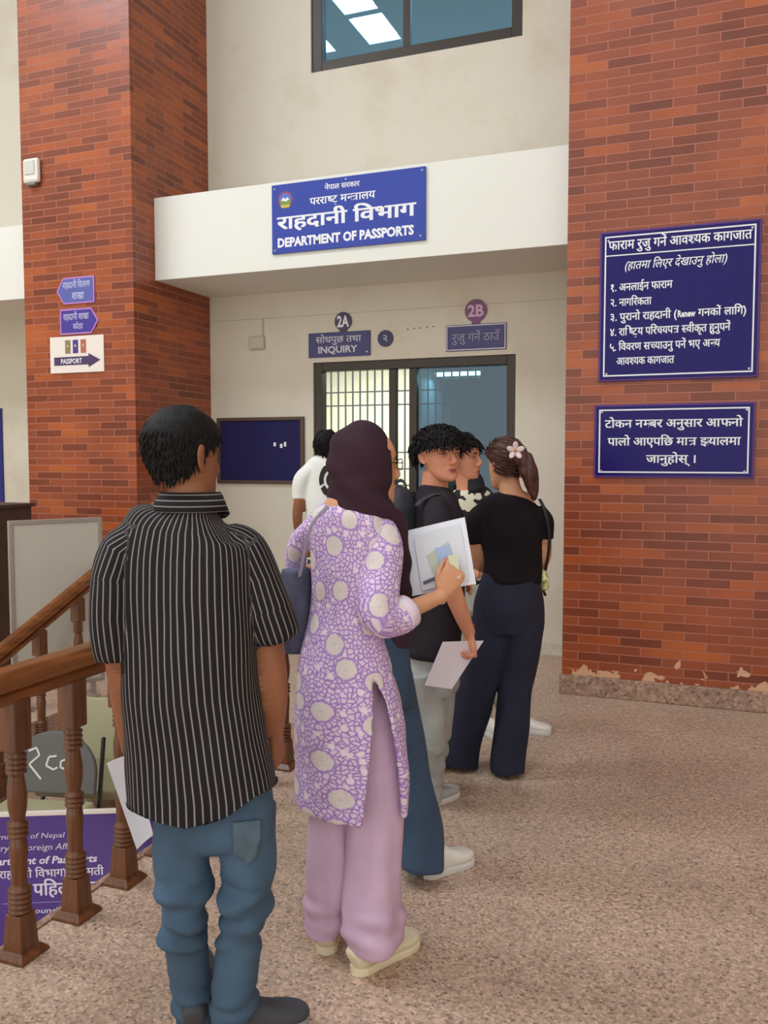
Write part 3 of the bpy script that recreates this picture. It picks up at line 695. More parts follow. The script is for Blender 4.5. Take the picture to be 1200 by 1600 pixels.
def chair(label, loc, rz, wd, bh, back_m, seat_m, writing=False, arch=False, tilt=-14):
    r = empty('chair', loc, label, 'chair', rz=rz)
    T = Matrix.Rotation(math.radians(tilt), 4, 'X')
    bm = bmesh.new(); rounded(bm, wd, .05, .46, .02, Matrix.Translation((0, -.03, .44))); bobj('seat', bm, seat_m, r, bevel=.012)
    bm = bmesh.new(); 
    MT = Matrix.Translation((0, .20, .82-bh)) @ T
    if arch:
        P = [(-wd/2, 0), (wd/2, 0)]+[(wd/2*math.cos(t_), bh*.30+bh*.70*math.sin(t_)) for t_ in np.linspace(0, math.pi, 25)]
        A = [bm.verts.new(MT @ Vector((x, -.015, z))) for x, z in P]; B = [bm.verts.new(MT @ Vector((x, .015, z))) for x, z in P]
        bm.faces.new(A); bm.faces.new(B[::-1])
        for i in range(len(A)): j = (i+1) % len(A); bm.faces.new((A[i], A[j], B[j], B[i]))
    else: rounded(bm, wd, bh, .03, .03, MT)
    bk = bobj('backrest', bm, back_m, r, bevel=.008)
    if writing:
        z0 = .82-bh
        bm = bmesh.new()
        Mx = Matrix.Translation((0, .20, .82-bh)) @ T
        def stroke(P, w_=.010):
            for a, b in zip(P, P[1:]):
                a = Vector(a); b = Vector(b); dd = (b-a).normalized(); nn = Vector((-dd.y, dd.x))*w_/2
                bm.faces.new([bm.verts.new(Mx @ Vector((c.x, -.0175, c.y))) for c in (a-nn, b-nn, b+nn, a+nn)])
        stroke([(-.13, bh*.66), (-.09, bh*.72), (-.07, bh*.60), (-.12, bh*.45), (-.05, bh*.22)])
        stroke([(.02, bh*.60), (-.02, bh*.58), (-.03, bh*.44), (.01, bh*.38), (.03, bh*.42)])
        stroke([(.07, bh*.55), (.045, bh*.52), (.045, bh*.42), (.07, bh*.40), (.075, bh*.54), (.085, bh*.40)])
        stroke([(.13, bh*.53), (.105, bh*.50), (.13, bh*.45), (.10, bh*.41)])
        bobj('chalk_writing', bm, mat('chalk_white', (210, 208, 200), .8), bk)
    def tb(nm, P, rr=.011):
        bm = bmesh.new(); tube(bm, [(Vector(p), rr, rr) for p in P], (1, 0, 0), n=10, k=4); bobj(nm, bm, CT, r, smooth=True)
    for s in (-1, 1):
        x = s*(wd/2+.012)
        tb('leg', [(x, .36, .012), (x, .23, .36), (x, .21, .42), (x, .21, .42), (x, .28, .78)])
        tb('leg', [(x, -.24, .012), (x, -.2, .2), (x, -.15, .39), (x, .1, .405)])
    tb('cross_bar', [(-wd/2, .295, .2), (wd/2, .295, .2)], .008)
    return r
c0 = q(80, 1200, 4.25)
chair('dark grey chair with rounded backrest and chalk scribble behind the purple banner', (c0.x+.03, c0.y-.18, -.6245), ang*0+math.radians(14), .46, .30, GC, KH, writing=True, arch=True)
c1 = q(182, 1160, 4.9)
chair('khaki vinyl chair with square backrest to the right of the grey scribbled chair', (c1.x+.06, c1.y-.24, -.6245), math.radians(14), .44, .40, KH, KD)

# ================================================================== people
class Body:
    def __init__(s, base_px, base_dh, a, label):
        s.dh = base_dh; s.a = math.radians(a)
        s.f = F0*math.cos(s.a)+RT*math.sin(s.a); s.r = RT*math.cos(s.a)-F0*math.sin(s.a)
        b = F0*base_dh+RT*((base_px-600)/FPX*base_dh*1.03); s.base = Vector((b.x, b.y, 0))
        s.root = empty('person', s.base, label, 'person')
    def p(s, x, y, dd=0):
        """point seen at pixel x, y, at the person's horizontal distance plus dd"""
        d = ray(x, y); return CAM+d*((s.dh+dd)/d.dot(F0))
    def m(s, px, y, dd=0): return px*(s.dh+dd)/ray(600, y).dot(F0)
    def ring(s, x0, x1, y, k=.6, dd=0):
        w_ = s.m((x1-x0)/2, y, dd); rx = w_/math.sqrt(math.cos(s.a)**2+(k*math.sin(s.a))**2)
        return (s.p((x0+x1)/2, y, dd), rx, rx*k)
    def rings(s, L, k=.6, dd=0): return [s.ring(*l[:3], *(l[3:] or (k, dd))) for l in L]
    def limb(s, L): 
        """(x, y, half width px, dd)"""
        return [(s.p(x, y, dd), s.m(h, y, dd), s.m(h, y, dd)) for x, y, h, dd in L]
    def add(s, name, me, m, smooth=True, label=None, parent=None):
        shift(me, s.base); o = link(name, me, m, parent or s.root, smooth)
        if label: o['label'] = label
        return o
    def addbm(s, name, bm, m, smooth=True, label=None, parent=None):
        me = bpy.data.meshes.new(name); bmesh.ops.recalc_face_normals(bm, faces=bm.faces); bm.to_mesh(me); bm.free(); return s.add(name, me, m, smooth, label, parent)
    def headframe(s, h, pitch=0, roll=0):
        h = math.radians(h); f = F0*math.cos(h)+RT*math.sin(h); r = RT*math.cos(h)-F0*math.sin(h)
        B = Matrix((r, f, Vector((0, 0, 1)))).transposed()
        return B @ Matrix.Rotation(math.radians(pitch), 3, 'X') @ Matrix.Rotation(math.radians(roll), 3, 'Y')

HT = [(-.116, .012, .072, .040), (-.110, .026, .084, .015), (-.095, .041, .089, -.005), (-.075, .051, .087, -.030), (-.05, .059, .084, -.055), (-.025, .065, .083, -.072),
      (0, .0695, .083, -.086), (.03, .073, .085, -.096), (.055, .072, .081, -.096), (.08, .064, .066, -.084), (.10, .047, .042, -.062), (.112, .026, .012, -.036), (.1165, .008, -.008, -.016)]
def hsec(z): return [float(np.interp(z, [h[0] for h in HT], [h[i] for h in HT])) for i in (1, 2, 3)]
def gs(d2, s): return math.exp(-d2/(2*s*s))
def hpoint(th, z):
    w_, yf, yb = hsec(z); cy = (yf+yb)/2; hy = (yf-yb)/2
    c, sn = math.cos(th), math.sin(th)
    x = math.copysign(abs(c)**.9, c)*w_; y = cy+math.copysign(abs(sn)**.95, sn)*hy
    return Vector((x, y, z))
def headmesh(bm, C, B, s, ears=True, detail=True):
    n, zs = 44, np.concatenate([np.linspace(-.116, .1165, 44)])
    L = []
    for z in zs:
        R = []
        for i in range(n):
            p = hpoint(2*math.pi*i/n, z)
            if p.y > 0:
                ax = abs(p.x)
                p.y -= .009*gs((ax-.031)**2+(z-.012)**2*1.5, .013)              # eye sockets
                p.y += .005*gs((z-.034)**2+(ax-.025)**2*.3, .008)               # brow
                p.y += .004*gs((ax-.040)**2+(z+.022)**2, .014)                  # cheeks
                p.y -= .003*gs((z+.088)**2+ax**2*.4, .007)
                p.y += .004*gs((z+.104)**2+ax**2, .012)                         # chin
            R.append(bm.verts.new(C+B @ (p*s)))
        L.append(R)
    for a, b in zip(L, L[1:]):
        for i in range(n): bm.faces.new((a[i], a[(i+1) % n], b[(i+1) % n], b[i]))
    bm.faces.new(L[0][::-1]); bm.faces.new(L[-1])
    W = lambda x, y, z: C+B @ (Vector((x, y, z))*s)
    rt = B @ Vector((1, 0, 0))
    tube(bm, [(W(0, .080, .030), .006*s, .006*s), (W(0, .089, .010), .0075*s, .007*s), (W(0, .098, -.012), .010*s, .009*s), (W(0, .100, -.026), .013*s, .009*s), (W(0, .088, -.036), .010*s, .006*s)], rt, n=14)
    for sx in (-1, 1): ell(bm, W(sx*.011, .089, -.030), .0065*s, .009*s, .006*s, B, 12, 8)
    tube(bm, [(W(-.022, .079, -.061), .003*s, .003*s), (W(-.010, .0885, -.057), .0055*s, .004*s), (W(0, .0895, -.058), .0055*s, .004*s), (W(.010, .0885, -.057), .0055*s, .004*s), (W(.022, .079, -.061), .003*s, .003*s)], B @ Vector((0, 1, 0)), n=10)
    tube(bm, [(W(-.019, .079, -.064), .003*s, .003*s), (W(0, .0885, -.069), .006*s, .005*s), (W(.019, .079, -.064), .003*s, .003*s)], B @ Vector((0, 1, 0)), n=10)
    if ears:
        for sx in (-1, 1):
            E = B @ Matrix.Rotation(sx*math.radians(-22), 3, 'Z') @ Matrix.Rotation(math.radians(12), 3, 'X')
            tube(bm, [(W(sx*.073, .004, -.030), .007*s, .004*s), (W(sx*.078, -.010, -.018), .012*s, .004*s), (W(sx*.082, -.017, .002), .016*s, .0045*s), (W(sx*.083, -.016, .018), .015*s, .0045*s), (W(sx*.079, -.009, .028), .009*s, .004*s)], B @ Vector((sx*.35, -1, 0)), n=14)
def haircap(b, name, C, B, s, mt, t=.012, line=None, locks=500, ln=.035, lift=.35, comb=None, seed=1, w=.005, label=None, parent=None):
    line = line or (lambda y, x: float(np.interp(y, [-.09, -.045, -.02, .005, .03, .07], [-.070, -.055, -.035, .022, .035, .062])))
    bm = bmesh.new(); n = 48; zs = np.linspace(-.112, .1165, 40); L = []
    def off(p):
        d = p.z-line(p.y, abs(p.x)); return -.010+(t+.010)*max(0, min(1, d/.010+.3))
    def nrm(p):
        q_ = Vector((p.x/.074**2, (p.y+.005)/.092**2, max(p.z, -.03)/.116**2)); return q_.normalized()
    for z in zs:
        R = []
        for i in range(n):
            p = hpoint(2*math.pi*i/n, z); o = off(p); o += .0025*noise.noise(p*60) if o > 0 else 0
            R.append(bm.verts.new(C+B @ ((p+nrm(p)*o)*s)))
        L.append(R)
    for a, c in zip(L, L[1:]):
        for i in range(n): bm.faces.new((a[i], a[(i+1) % n], c[(i+1) % n], c[i]))
    bm.faces.new(L[0][::-1]); bm.faces.new(L[-1])
    rnd = random.Random(seed); k = 0
    while k < locks:
        th = rnd.uniform(0, 2*math.pi); z = -.1+.2165*rnd.random()**.62
        p = hpoint(th, z)
        if p.z < line(p.y, abs(p.x))+.004: continue
        nn = nrm(p); cv = Vector(comb(p)) if comb else Vector((0, .2, -1)); cv = cv+Vector((rnd.uniform(-.4, .4), rnd.uniform(-.4, .4), rnd.uniform(-.3, .3)))
        tg = cv-nn*cv.dot(nn)
        if tg.length < .05: tg = nn.orthogonal()
        tg.normalize(); l_ = ln*rnd.uniform(.7, 1.2)
        q0 = p+nn*(t-.004); q1 = q0+(tg+nn*lift).normalized()*l_*.5; q2 = q1+(tg+nn*lift*.1-Vector((0, 0, .25))).normalized()*l_*.5
        ww = w*rnd.uniform(.7, 1.3)
        V = []
        for qq, r_ in ((q0, ww), (q1, ww*.85), (q2, ww*.12)):
            a = tg.cross(nn); V.append([bm.verts.new(C+B @ ((qq+a*r_*math.cos(u)+nn*r_*.6*math.sin(u))*s)) for u in (0, 1.57, 3.14, 4.71)])
        for u, v in zip(V, V[1:]):
            for i in range(4): bm.faces.new((u[i], u[(i+1) % 4], v[(i+1) % 4], v[i]))
        k += 1
    return b.addbm(name, bm, mt, True, label, parent)
def face(b, C, B, s, brow=(26, 20, 18), glasses=False):
    W = lambda x, y, z: C+B @ (Vector((x, y, z))*s)
    for sx in (-1, 1):
        bm = bmesh.new(); ell(bm, W(sx*.031, .0665, .010), .0115*s, .0115*s, .0105*s, B, 16, 10); ey = b.addbm('eye', bm, M('eye_white', (176, 164, 156), .3))
        bm = bmesh.new(); ell(bm, W(sx*.033, .0745, .0095), .0066*s, .0042*s, .0066*s, B, 12, 8); b.addbm('iris', bm, M('iris_dark', (26, 18, 14), .2), parent=ey)
        for nm, zz, th in (('eyelid', .0185, .0036), ('eyelid', .0030, .0030)):
            bm = bmesh.new(); up_ = 1 if zz > .01 else -1
            tube(bm, [(W(sx*.018, .0735, .0095), .002*s, .002*s), (W(sx*.026, .0785, .010+up_*.0055), .0034*s, th*s), (W(sx*.036, .0765, .010+up_*.006), .0034*s, th*s), (W(sx*.045, .066, .0105), .002*s, .002*s)], B @ Vector((0, 1, 0)), n=10); b.addbm(nm, bm, b.skin)
        bm = bmesh.new(); tube(bm, [(W(sx*.014, .0835, .030), .0015*s, .0030*s), (W(sx*.028, .0850, .0345), .002*s, .0036*s), (W(sx*.044, .0760, .0325), .0015*s, .002*s)], B @ Vector((0, 1, 0)), n=10); b.addbm('eyebrow', bm, M('brow', brow, .8))
        bm = bmesh.new(); tube(bm, [(W(sx*.018, .0755, .0115), .0012*s, .0012*s), (W(sx*.027, .0812, .0160), .0014*s, .0014*s), (W(sx*.038, .0785, .0160), .0014*s, .0014*s), (W(sx*.046, .068, .0115), .001*s, .001*s)], B @ Vector((0, 1, 0)), n=8); b.addbm('lash_line', bm, M('brow', brow, .8))
    bm = bmesh.new()
    tube(bm, [(W(-.0205, .0815, -.0610), .002*s, .0015*s), (W(-.009, .0915, -.0585), .0035*s, .0035*s), (W(0, .0925, -.0600), .0035*s, .003*s), (W(.009, .0915, -.0585), .0035*s, .0035*s), (W(.0205, .0815, -.0610), .002*s, .0015*s)], B @ Vector((0, 1, 0)), n=10)
    tube(bm, [(W(-.018, .0815, -.0635), .002*s, .002*s), (W(0, .0925, -.0690), .0042*s, .0045*s), (W(.018, .0815, -.0635), .002*s, .002*s)], B @ Vector((0, 1, 0)), n=10)
    b.add('lips', fuse(bm, .0015, 1), M('lips', (150, 84, 76), .5))
    for sx in (-1, 1):
        bm = bmesh.new(); ell(bm, W(sx*.0055, .0965, -.0355), .0034*s, .003*s, .002*s, B, 10, 6); b.addbm('nostril', bm, M('nostril', (70, 32, 26), .8))
    if glasses:
        for sx in (-1, 1):
            bm = bmesh.new(); P = [(W(sx*.034+.022*math.cos(t), .096-.006*abs(math.cos(t)), .008+.016*math.sin(t)), .0014, .0014) for t in np.linspace(0, 2*math.pi, 17)]
            tube(bm, P, B @ Vector((0, 1, 0)), n=8, k=2, cap=0)
            tube(bm, [(W(sx*.055, .092, .012), .0014, .0014), (W(sx*.078, .04, .012), .0014, .0014), (W(sx*.082, -.01, .010), .0014, .0014)], B @ Vector((0, 0, 1)), n=8, k=2)
            b.addbm('glasses', bm, M('glasses_rim', (30, 26, 28), .3))
def hand(bm, wr, d, nr, side, curl=.3, s=1.0, thumb=.5, spread=.0):
    wr = Vector(wr); d = Vector(d).normalized(); nr = Vector(nr); nr = (nr-d*nr.dot(d)).normalized(); side = Vector(side); side = (side-d*side.dot(d)-nr*side.dot(nr)).normalized()
    tube(bm, [(wr-d*.02*s, .024*s, .017*s), (wr+d*.012*s, .027*s, .016*s), (wr+d*.045*s, .038*s, .015*s), (wr+d*.078*s, .040*s, .0125*s), (wr+d*.09*s, .036*s, .010*s)], side, n=18)
    for i, (o, l_) in enumerate(((.030, .068), (.0105, .076), (-.0095, .070), (-.029, .055))):
        p = wr+d*(.080-.004*abs(i-1))*s+side*o*s; ang_ = 0; P = [(p-d*.015*s, .0085*s, .008*s), (p, .0085*s, .008*s)]
        for f, seg in ((.8, .42), (1.0, .33), (.8, .25)):
            ang_ += curl*f*(1+.1*i)
            dd = d*math.cos(ang_)+nr*math.sin(ang_)+side*(o*spread*10)
            p = p+dd.normalized()*l_*seg*s; P.append((p, .0078*s, .0073*s))
        tube(bm, P, side, n=10, k=2)
    p = wr+d*.022*s+side*.022*s
    t1 = (side*(.75-thumb*.5)+d*.75+nr*(thumb*.7)).normalized(); t2 = (side*(.4-thumb*.8)+d*.9+nr*thumb).normalized()
    tube(bm, [(p, .014*s, .012*s), (p+t1*.035*s, .0115*s, .0105*s), (p+t1*.035*s+t2*.028*s, .0092*s, .0088*s), (p+t1*.035*s+t2*.050*s, .0078*s, .007*s)], side, n=12, k=3)
def shoe(b, heel, ang_, L=.27, wd=.048, h=.075, m=None, sole_m=None, label=None, sock=None, name='sneaker'):
    """heel is a floor point; ang_ is the heading measured like a body's"""
    ang_ = math.radians(ang_); f = F0*math.cos(ang_)+RT*math.sin(ang_); r = RT*math.cos(ang_)-F0*math.sin(ang_)
    heel = Vector((heel[0], heel[1], 0)); bm = bmesh.new()
    prof = [(.0, .6, .86), (.04, .68, .98), (.12, .70, 1.02), (.28, .70, 1.0), (.45, .78, .80), (.62, .95, .62), (.78, 1.0, .52), (.92, .80, .42), (1.0, .45, .30)]
    tube(bm, [(heel+f*u*L+Vector((0, 0, .016+hh*h/2)), ww*wd, hh*h/2) for u, ww, hh in prof], r, n=22, se=2.5, cap=.3)
    me = fuse(bm, .0045, 2); c = getco(me); c[:, 2] = np.maximum(c[:, 2], .014); setco(me, c)
    o = b.add(name, me, m, label=label)
    bm = bmesh.new(); N = 28; A = []; 
    for z, g in ((.0008, 1.0), (.016, 1.06), (.026, 1.02)):
        R = []
        for i in range(N):
            t = 2*math.pi*i/N; u = .5-.5*math.cos(t); ww = np.interp(u, [0, .03, .12, .3, .5, .75, .9, .97, 1], [.0, .45, .72, .72, .8, 1.03, .86, .55, .0])
            R.append(bm.verts.new(heel+f*((u-.5)*1.04+.5)*L+r*math.copysign(1, math.sin(t))*ww*wd*g*(1 if abs(math.sin(t)) > 1e-6 else 0)+Vector((0, 0, z))))
        A.append(R)
    for a, c_ in zip(A, A[1:]):
        for i in range(N): bm.faces.new((a[i], a[(i+1) % N], c_[(i+1) % N], c_[i]))
    bm.faces.new(A[0][::-1]); bm.faces.new(A[-1]); b.addbm('sole', bm, sole_m, False, parent=o); b.root.children  # sub-part
    return o

def fl(x, y):
    d = ray(x, y); return CAM+d*(-CAM_H/d.z)
def shoe2(b, hp, tp, wd, h, m, sm, name='sneaker', label=None):
    a, c = fl(*hp), fl(*tp); d = c-a
    return shoe(b, a, math.degrees(math.atan2(d.dot(RT), d.dot(F0))), d.length, wd, h, m, sm, label, name=name)
def stripe_mat():
    m = bpy.data.materials.new('striped_cotton'); m.use_nodes = True; t = NT(m)
    u = t.n('ShaderNodeUVMap'); s = t.n('ShaderNodeSeparateXYZ'); t.l(u.outputs[0], s.inputs[0])
    a = t.n('ShaderNodeMath', operation='MULTIPLY'); a.inputs[1].default_value = 1/.0146; t.l(s.outputs['X'], a.inputs[0])
    f = t.n('ShaderNodeMath', operation='FRACT'); t.l(a.outputs[0], f.inputs[0])
    cr = t.n('ShaderNodeValToRGB'); e = cr.color_ramp.elements; e[0].color = (0, 0, 0, 1); e[0].position = .62; e[1].color = (1, 1, 1, 1); e[1].position = .72
    x = e.new(.80); x.color = (1, 1, 1, 1); x = e.new(.90); x.color = (0, 0, 0, 1)
    t.l(f.outputs[0], cr.inputs[0]); mx = t.n('ShaderNodeMix', data_type='RGBA'); t.l(cr.outputs[0], mx.inputs[0]); mx.inputs['A'].default_value = lin((30, 27, 28)); mx.inputs['B'].default_value = lin((146, 138, 136))
    t.l(mx.outputs['Result'], t.b.inputs['Base Color']); t.b.inputs['Roughness'].default_value = .75; t.b.inputs['Specular IOR Level'].default_value = .2
    return m
def floral_mat():
    m = bpy.data.materials.new('floral_print'); m.use_nodes = True; t = NT(m)
    u = t.n('ShaderNodeUVMap')
    def math_(op, a, b=None, clamp=False):
        nd = t.n('ShaderNodeMath', operation=op); nd.use_clamp = clamp
        for i, v in enumerate((a, b)):
            if v is None: continue
            if isinstance(v, (int, float)): nd.inputs[i].default_value = v
            else: t.l(v, nd.inputs[i])
        return nd.outputs[0]
    def ramp(src, stops):
        cr = t.n('ShaderNodeValToRGB'); e = cr.color_ramp.elements
        e[0].position = stops[0][0]; e[0].color = (*[stops[0][1]]*3, 1); e[1].position = stops[1][0]; e[1].color = (*[stops[1][1]]*3, 1)
        for p, c in stops[2:]:
            x = e.new(p); x.color = (c, c, c, 1)
        t.l(src, cr.inputs[0]); return cr.outputs[0]
    n0 = t.n('ShaderNodeTexNoise'); n0.inputs['Scale'].default_value = 48; t.l(u.outputs[0], n0.inputs['Vector'])
    wp = t.n('ShaderNodeVectorMath', operation='SCALE'); wp.inputs['Scale'].default_value = .016; t.l(n0.outputs['Color'], wp.inputs[0])
    wv = t.n('ShaderNodeVectorMath', operation='ADD'); t.l(u.outputs[0], wv.inputs[0]); t.l(wp.outputs[0], wv.inputs[1])
    big = t.n('ShaderNodeTexVoronoi'); big.voronoi_dimensions = '2D'; big.inputs['Scale'].default_value = 8.6; big.inputs['Randomness'].default_value = .62; t.l(u.outputs[0], big.inputs['Vector'])
    disc_ = ramp(big.outputs['Distance'], [(0, 1), (.23, 1), (.25, 0)])
    core = ramp(big.outputs['Distance'], [(0, .75), (.045, .75), (.05, 1)])
    # scrolling leaves: edge lines of two fine cell patterns
    v1 = t.n('ShaderNodeTexVoronoi'); v1.voronoi_dimensions = '2D'; v1.feature = 'DISTANCE_TO_EDGE'; v1.inputs['Scale'].default_value = 72; t.l(wv.outputs[0], v1.inputs['Vector'])
    v2 = t.n('ShaderNodeTexVoronoi'); v2.voronoi_dimensions = '2D'; v2.inputs['Scale'].default_value = 26; t.l(wv.outputs[0], v2.inputs['Vector'])
    leaf = ramp(v1.outputs['Distance'], [(.09, 0), (.20, 1)])
    flo = ramp(v2.outputs['Distance'], [(.20, 1), (.26, 0)])
    sp = t.n('ShaderNodeSeparateColor'); t.l(v2.outputs['Color'], sp.inputs[0]); pick = math_('GREATER_THAN', sp.outputs[0], .5)
    flo = math_('MULTIPLY', flo, pick)
    # ring of petals round each big flower
    ring_ = ramp(big.outputs['Distance'], [(.25, 0), (.26, 1), (.29, 1), (.31, 0)])
    white = math_('MAXIMUM', math_('MULTIPLY', leaf, .8), flo)
    white = math_('MULTIPLY', white, math_('SUBTRACT', 1, math_('MULTIPLY', ring_, .8)), True)
    m1 = t.n('ShaderNodeMix', data_type='RGBA'); t.l(white, m1.inputs[0]); m1.inputs['A'].default_value = lin((168, 130, 198)); m1.inputs['B'].default_value = lin((236, 218, 230))
    m2 = t.n('ShaderNodeMix', data_type='RGBA'); t.l(disc_, m2.inputs[0]); t.l(m1.outputs['Result'], m2.inputs['A'])
    # petals in the big flowers
    m3 = t.n('ShaderNodeMix', data_type='RGBA'); t.l(core, m3.inputs[0]); m3.inputs['A'].default_value = lin((190, 172, 186)); m3.inputs['B'].default_value = lin((224, 212, 208))
    w3 = t.n('ShaderNodeTexVoronoi'); w3.voronoi_dimensions = '2D'; w3.feature = 'DISTANCE_TO_EDGE'; w3.inputs['Scale'].default_value = 95; t.l(wv.outputs[0], w3.inputs['Vector'])
    pt = ramp(w3.outputs['Distance'], [(.0, .86), (.12, 1)])
    m4 = t.n('ShaderNodeMix', data_type='RGBA', blend_type='MULTIPLY'); m4.inputs[0].default_value = 1; t.l(m3.outputs['Result'], m4.inputs['A']); t.l(pt, m4.inputs['B'])
    t.l(m4.outputs['Result'], m2.inputs['B'])
    t.l(m2.outputs['Result'], t.b.inputs['Base Color']); t.b.inputs['Roughness'].default_value = .8; t.b.inputs['Specular IOR Level'].default_value = .2
    return m
SK = dict(spec=.3)
SKIN1 = mat('skin_brown', (152, 98, 70), .55, nz=.04, nscale=12, **SK); SKIN2 = mat('skin_tan', (214, 156, 120), .5, nz=.04, nscale=12, **SK)
SKIN3 = mat('skin_rosy', (216, 148, 118), .5, nz=.05, nscale=14, **SK)
HAIRB = mat('black_hair', (17, 13, 13), .6, nz=.3, nscale=60, spec=.25, bump=1, bscale=220); HAIRR = mat('auburn_hair', (74, 42, 34), .45, nz=.3, nscale=50)
JEANS = mat('washed_denim', (64, 88, 110), .85, nz=.14, nscale=5, bump=.25, bscale=500)
JEANS2 = mat('blue_denim', (56, 76, 100), .85, nz=.12, nscale=6, bump=.2, bscale=500)
NAVYJ = mat('navy_denim', (30, 32, 54), .85, nz=.1, nscale=8)
BLACKT = mat('black_jersey', (44, 38, 44), .9, nz=.12, nscale=10, spec=.2); BLACKT2 = mat('black_rib_knit', (28, 22, 26), .9, nz=.12, nscale=10, spec=.2)
PAPER = mat('white_paper', (236, 238, 248), .6); PAPER2 = mat('pinkish_white_paper', (226, 214, 222), .6)

def folds(amp, z0, z1, freq=90, ph=0):
    """horizontal creases between two heights"""
    def f(me):
        c = getco(me); n = getno(me); z = c[:, 2]
        g = np.clip((z-z0)/.05, 0, 1)*np.clip((z1-z)/.05, 0, 1)
        d = np.array([noise.noise(Vector((p[0]*9, p[1]*9, p[2]*freq*.33+ph))) for p in c])
        c += n*(d*g*amp)[:, None]; setco(me, c)
    return f

from mathutils.bvhtree import BVHTree
def tuck(me, base, garment, d=.010, z0=-9, z1=9, reach=.024, nzmax=.75):
    """draw the vertices of me (world space) to lie just under a garment already added"""
    g = garment.data; bv = BVHTree.FromPolygons([v.co[:] for v in g.vertices], [tuple(p.vertices) for p in g.polygons])
    c = getco(me); bs = np.array(base[:]); l = c-bs
    for i in np.nonzero((c[:, 2] > z0) & (c[:, 2] < z1))[0]:
        p = Vector(l[i]); co, no, idx, dist = bv.find_nearest(p, reach)
        if co is None or abs(no.z) > nzmax: continue
        sd = (p-co).dot(no)
        if sd > -d: c[i] = np.array((co-no*d)[:])+bs
    setco(me, c)
# ---- man in the striped shirt
b = Body(325, 2.25, 14, 'person seen from behind in black pinstriped short-sleeved shirt and blue jeans'); b.skin = SKIN1
shirt_t = b.rings([(262, 334, 789, .72), (240, 354, 799, .66), (212, 374, 813, .58), (188, 388, 832, .54), (180, 394, 870, .55), (180, 396, 930, .56), (184, 399, 1000, .58), (188, 404, 1080, .58), (192, 418, 1160, .58), (195, 431, 1230, .58), (197, 436, 1310, .58)])
sl_l = b.limb([(222, 838, 26, .0), (191, 862, 35, -.0), (177, 905, 37, -.01), (176, 960, 38, -.01), (183, 1024, 34, .0)])
sl_r = b.limb([(352, 836, 26, .0), (382, 858, 34, .0), (402, 903, 36, .0), (416, 950, 38, .0), (430, 992, 37, .01)])
bm = bmesh.new()
tube(bm, shirt_t, b.r, n=32, se=2.3); tube(bm, sl_l, b.r, n=22, cap=.15); tube(bm, sl_r, b.r, n=22, cap=.15)
me = fuse(bm, .007, 14)
hem = lambda c: np.interp((c-np.array(b.base[:]))@np.array(b.r[:]), [-.26, -.14, 0, .10, .17, .24], [.635, .628, .615, .645, .695, .715])
c = getco(me); core = np.abs((c-np.array(b.base[:]))@np.array(b.f[:])) < 9
h_ = hem(c); c[:, 2] = np.maximum(c[:, 2], h_-.03); setco(me, c)
garment_uv(me, [(shirt_t, b.r), (sl_l, b.r), (sl_r, b.r)])
rumple(me, .016, (7, 7, 2.2)); rumple(me, .006, (18, 18, 7)); c = getco(me); c[:, 2] = np.maximum(c[:, 2], hem(c)); setco(me, c)
STR = stripe_mat()
shirt = b.add('shirt', me, STR)
# collar: band standing round the neck and the folded leaf over it
bm = bmesh.new(); N = 36; R_ = []
nc = b.p(298, 778, .02); cyaw = b.r
for (rx, ry, z, yo) in ((.088, .085, -.030, 0), (.078, .076, .012, .004), (.082, .080, .017, .004), (.104, .096, -.030, -.004), (.100, .092, -.034, -.004), (.086, .083, -.024, 0)):
    R_.append([bm.verts.new(nc+b.r*rx*math.cos(t)+b.f*(ry*math.sin(t)+yo)+Vector((0, 0, z-.030*max(0, math.sin(t))))) for t in [2*math.pi*i/N for i in range(N)]])
R_.append(R_[0])
for a_, c_ in zip(R_, R_[1:]):
    for i in range(N): bm.faces.new((a_[i], a_[(i+1) % N], c_[(i+1) % N], c_[i]))
me = bpy.data.meshes.new('collar'); bmesh.ops.recalc_face_normals(bm, faces=bm.faces); bm.to_mesh(me); bm.free()
cc = getco(me); setuv(me, np.stack([(cc[:, 2])*1.0, cc[:, 0]], 1)); b.add('collar', me, STR)
jl = b.limb([(287, 1270, 46, 0), (284, 1330, 44, 0), (287, 1385, 41, .0), (288, 1440, 38, .0), (294, 1500, 33, .02), (302, 1560, 31, .03), (308, 1592, 32, .03)])
jr = b.limb([(378, 1265, 54, 0), (386, 1320, 47, 0), (387, 1380, 42, .0), (380, 1430, 38, .0), (372, 1490, 36, .0), (366, 1550, 36, -.02), (364, 1586, 36, -.02)])
jp = b.rings([(225, 414, 1140, .5), (232, 422, 1200, .5), (240, 431, 1260, .54), (246, 433, 1300, .54)])
bm = bmesh.new(); tube(bm, jp, b.r, n=28); tube(bm, jl, b.r, n=24, cap=.1); tube(bm, jr, b.r, n=24, cap=.1)
me = fuse(bm, .007, 3); folds(.030, .22, .46, 75)(me); folds(.022, .02, .16, 95, 5)(me); rumple(me, .006, (12, 12, 8)); tuck(me, b.base, shirt, .012, .68, 9, .06); jeans = b.add('jeans', me, JEANS)
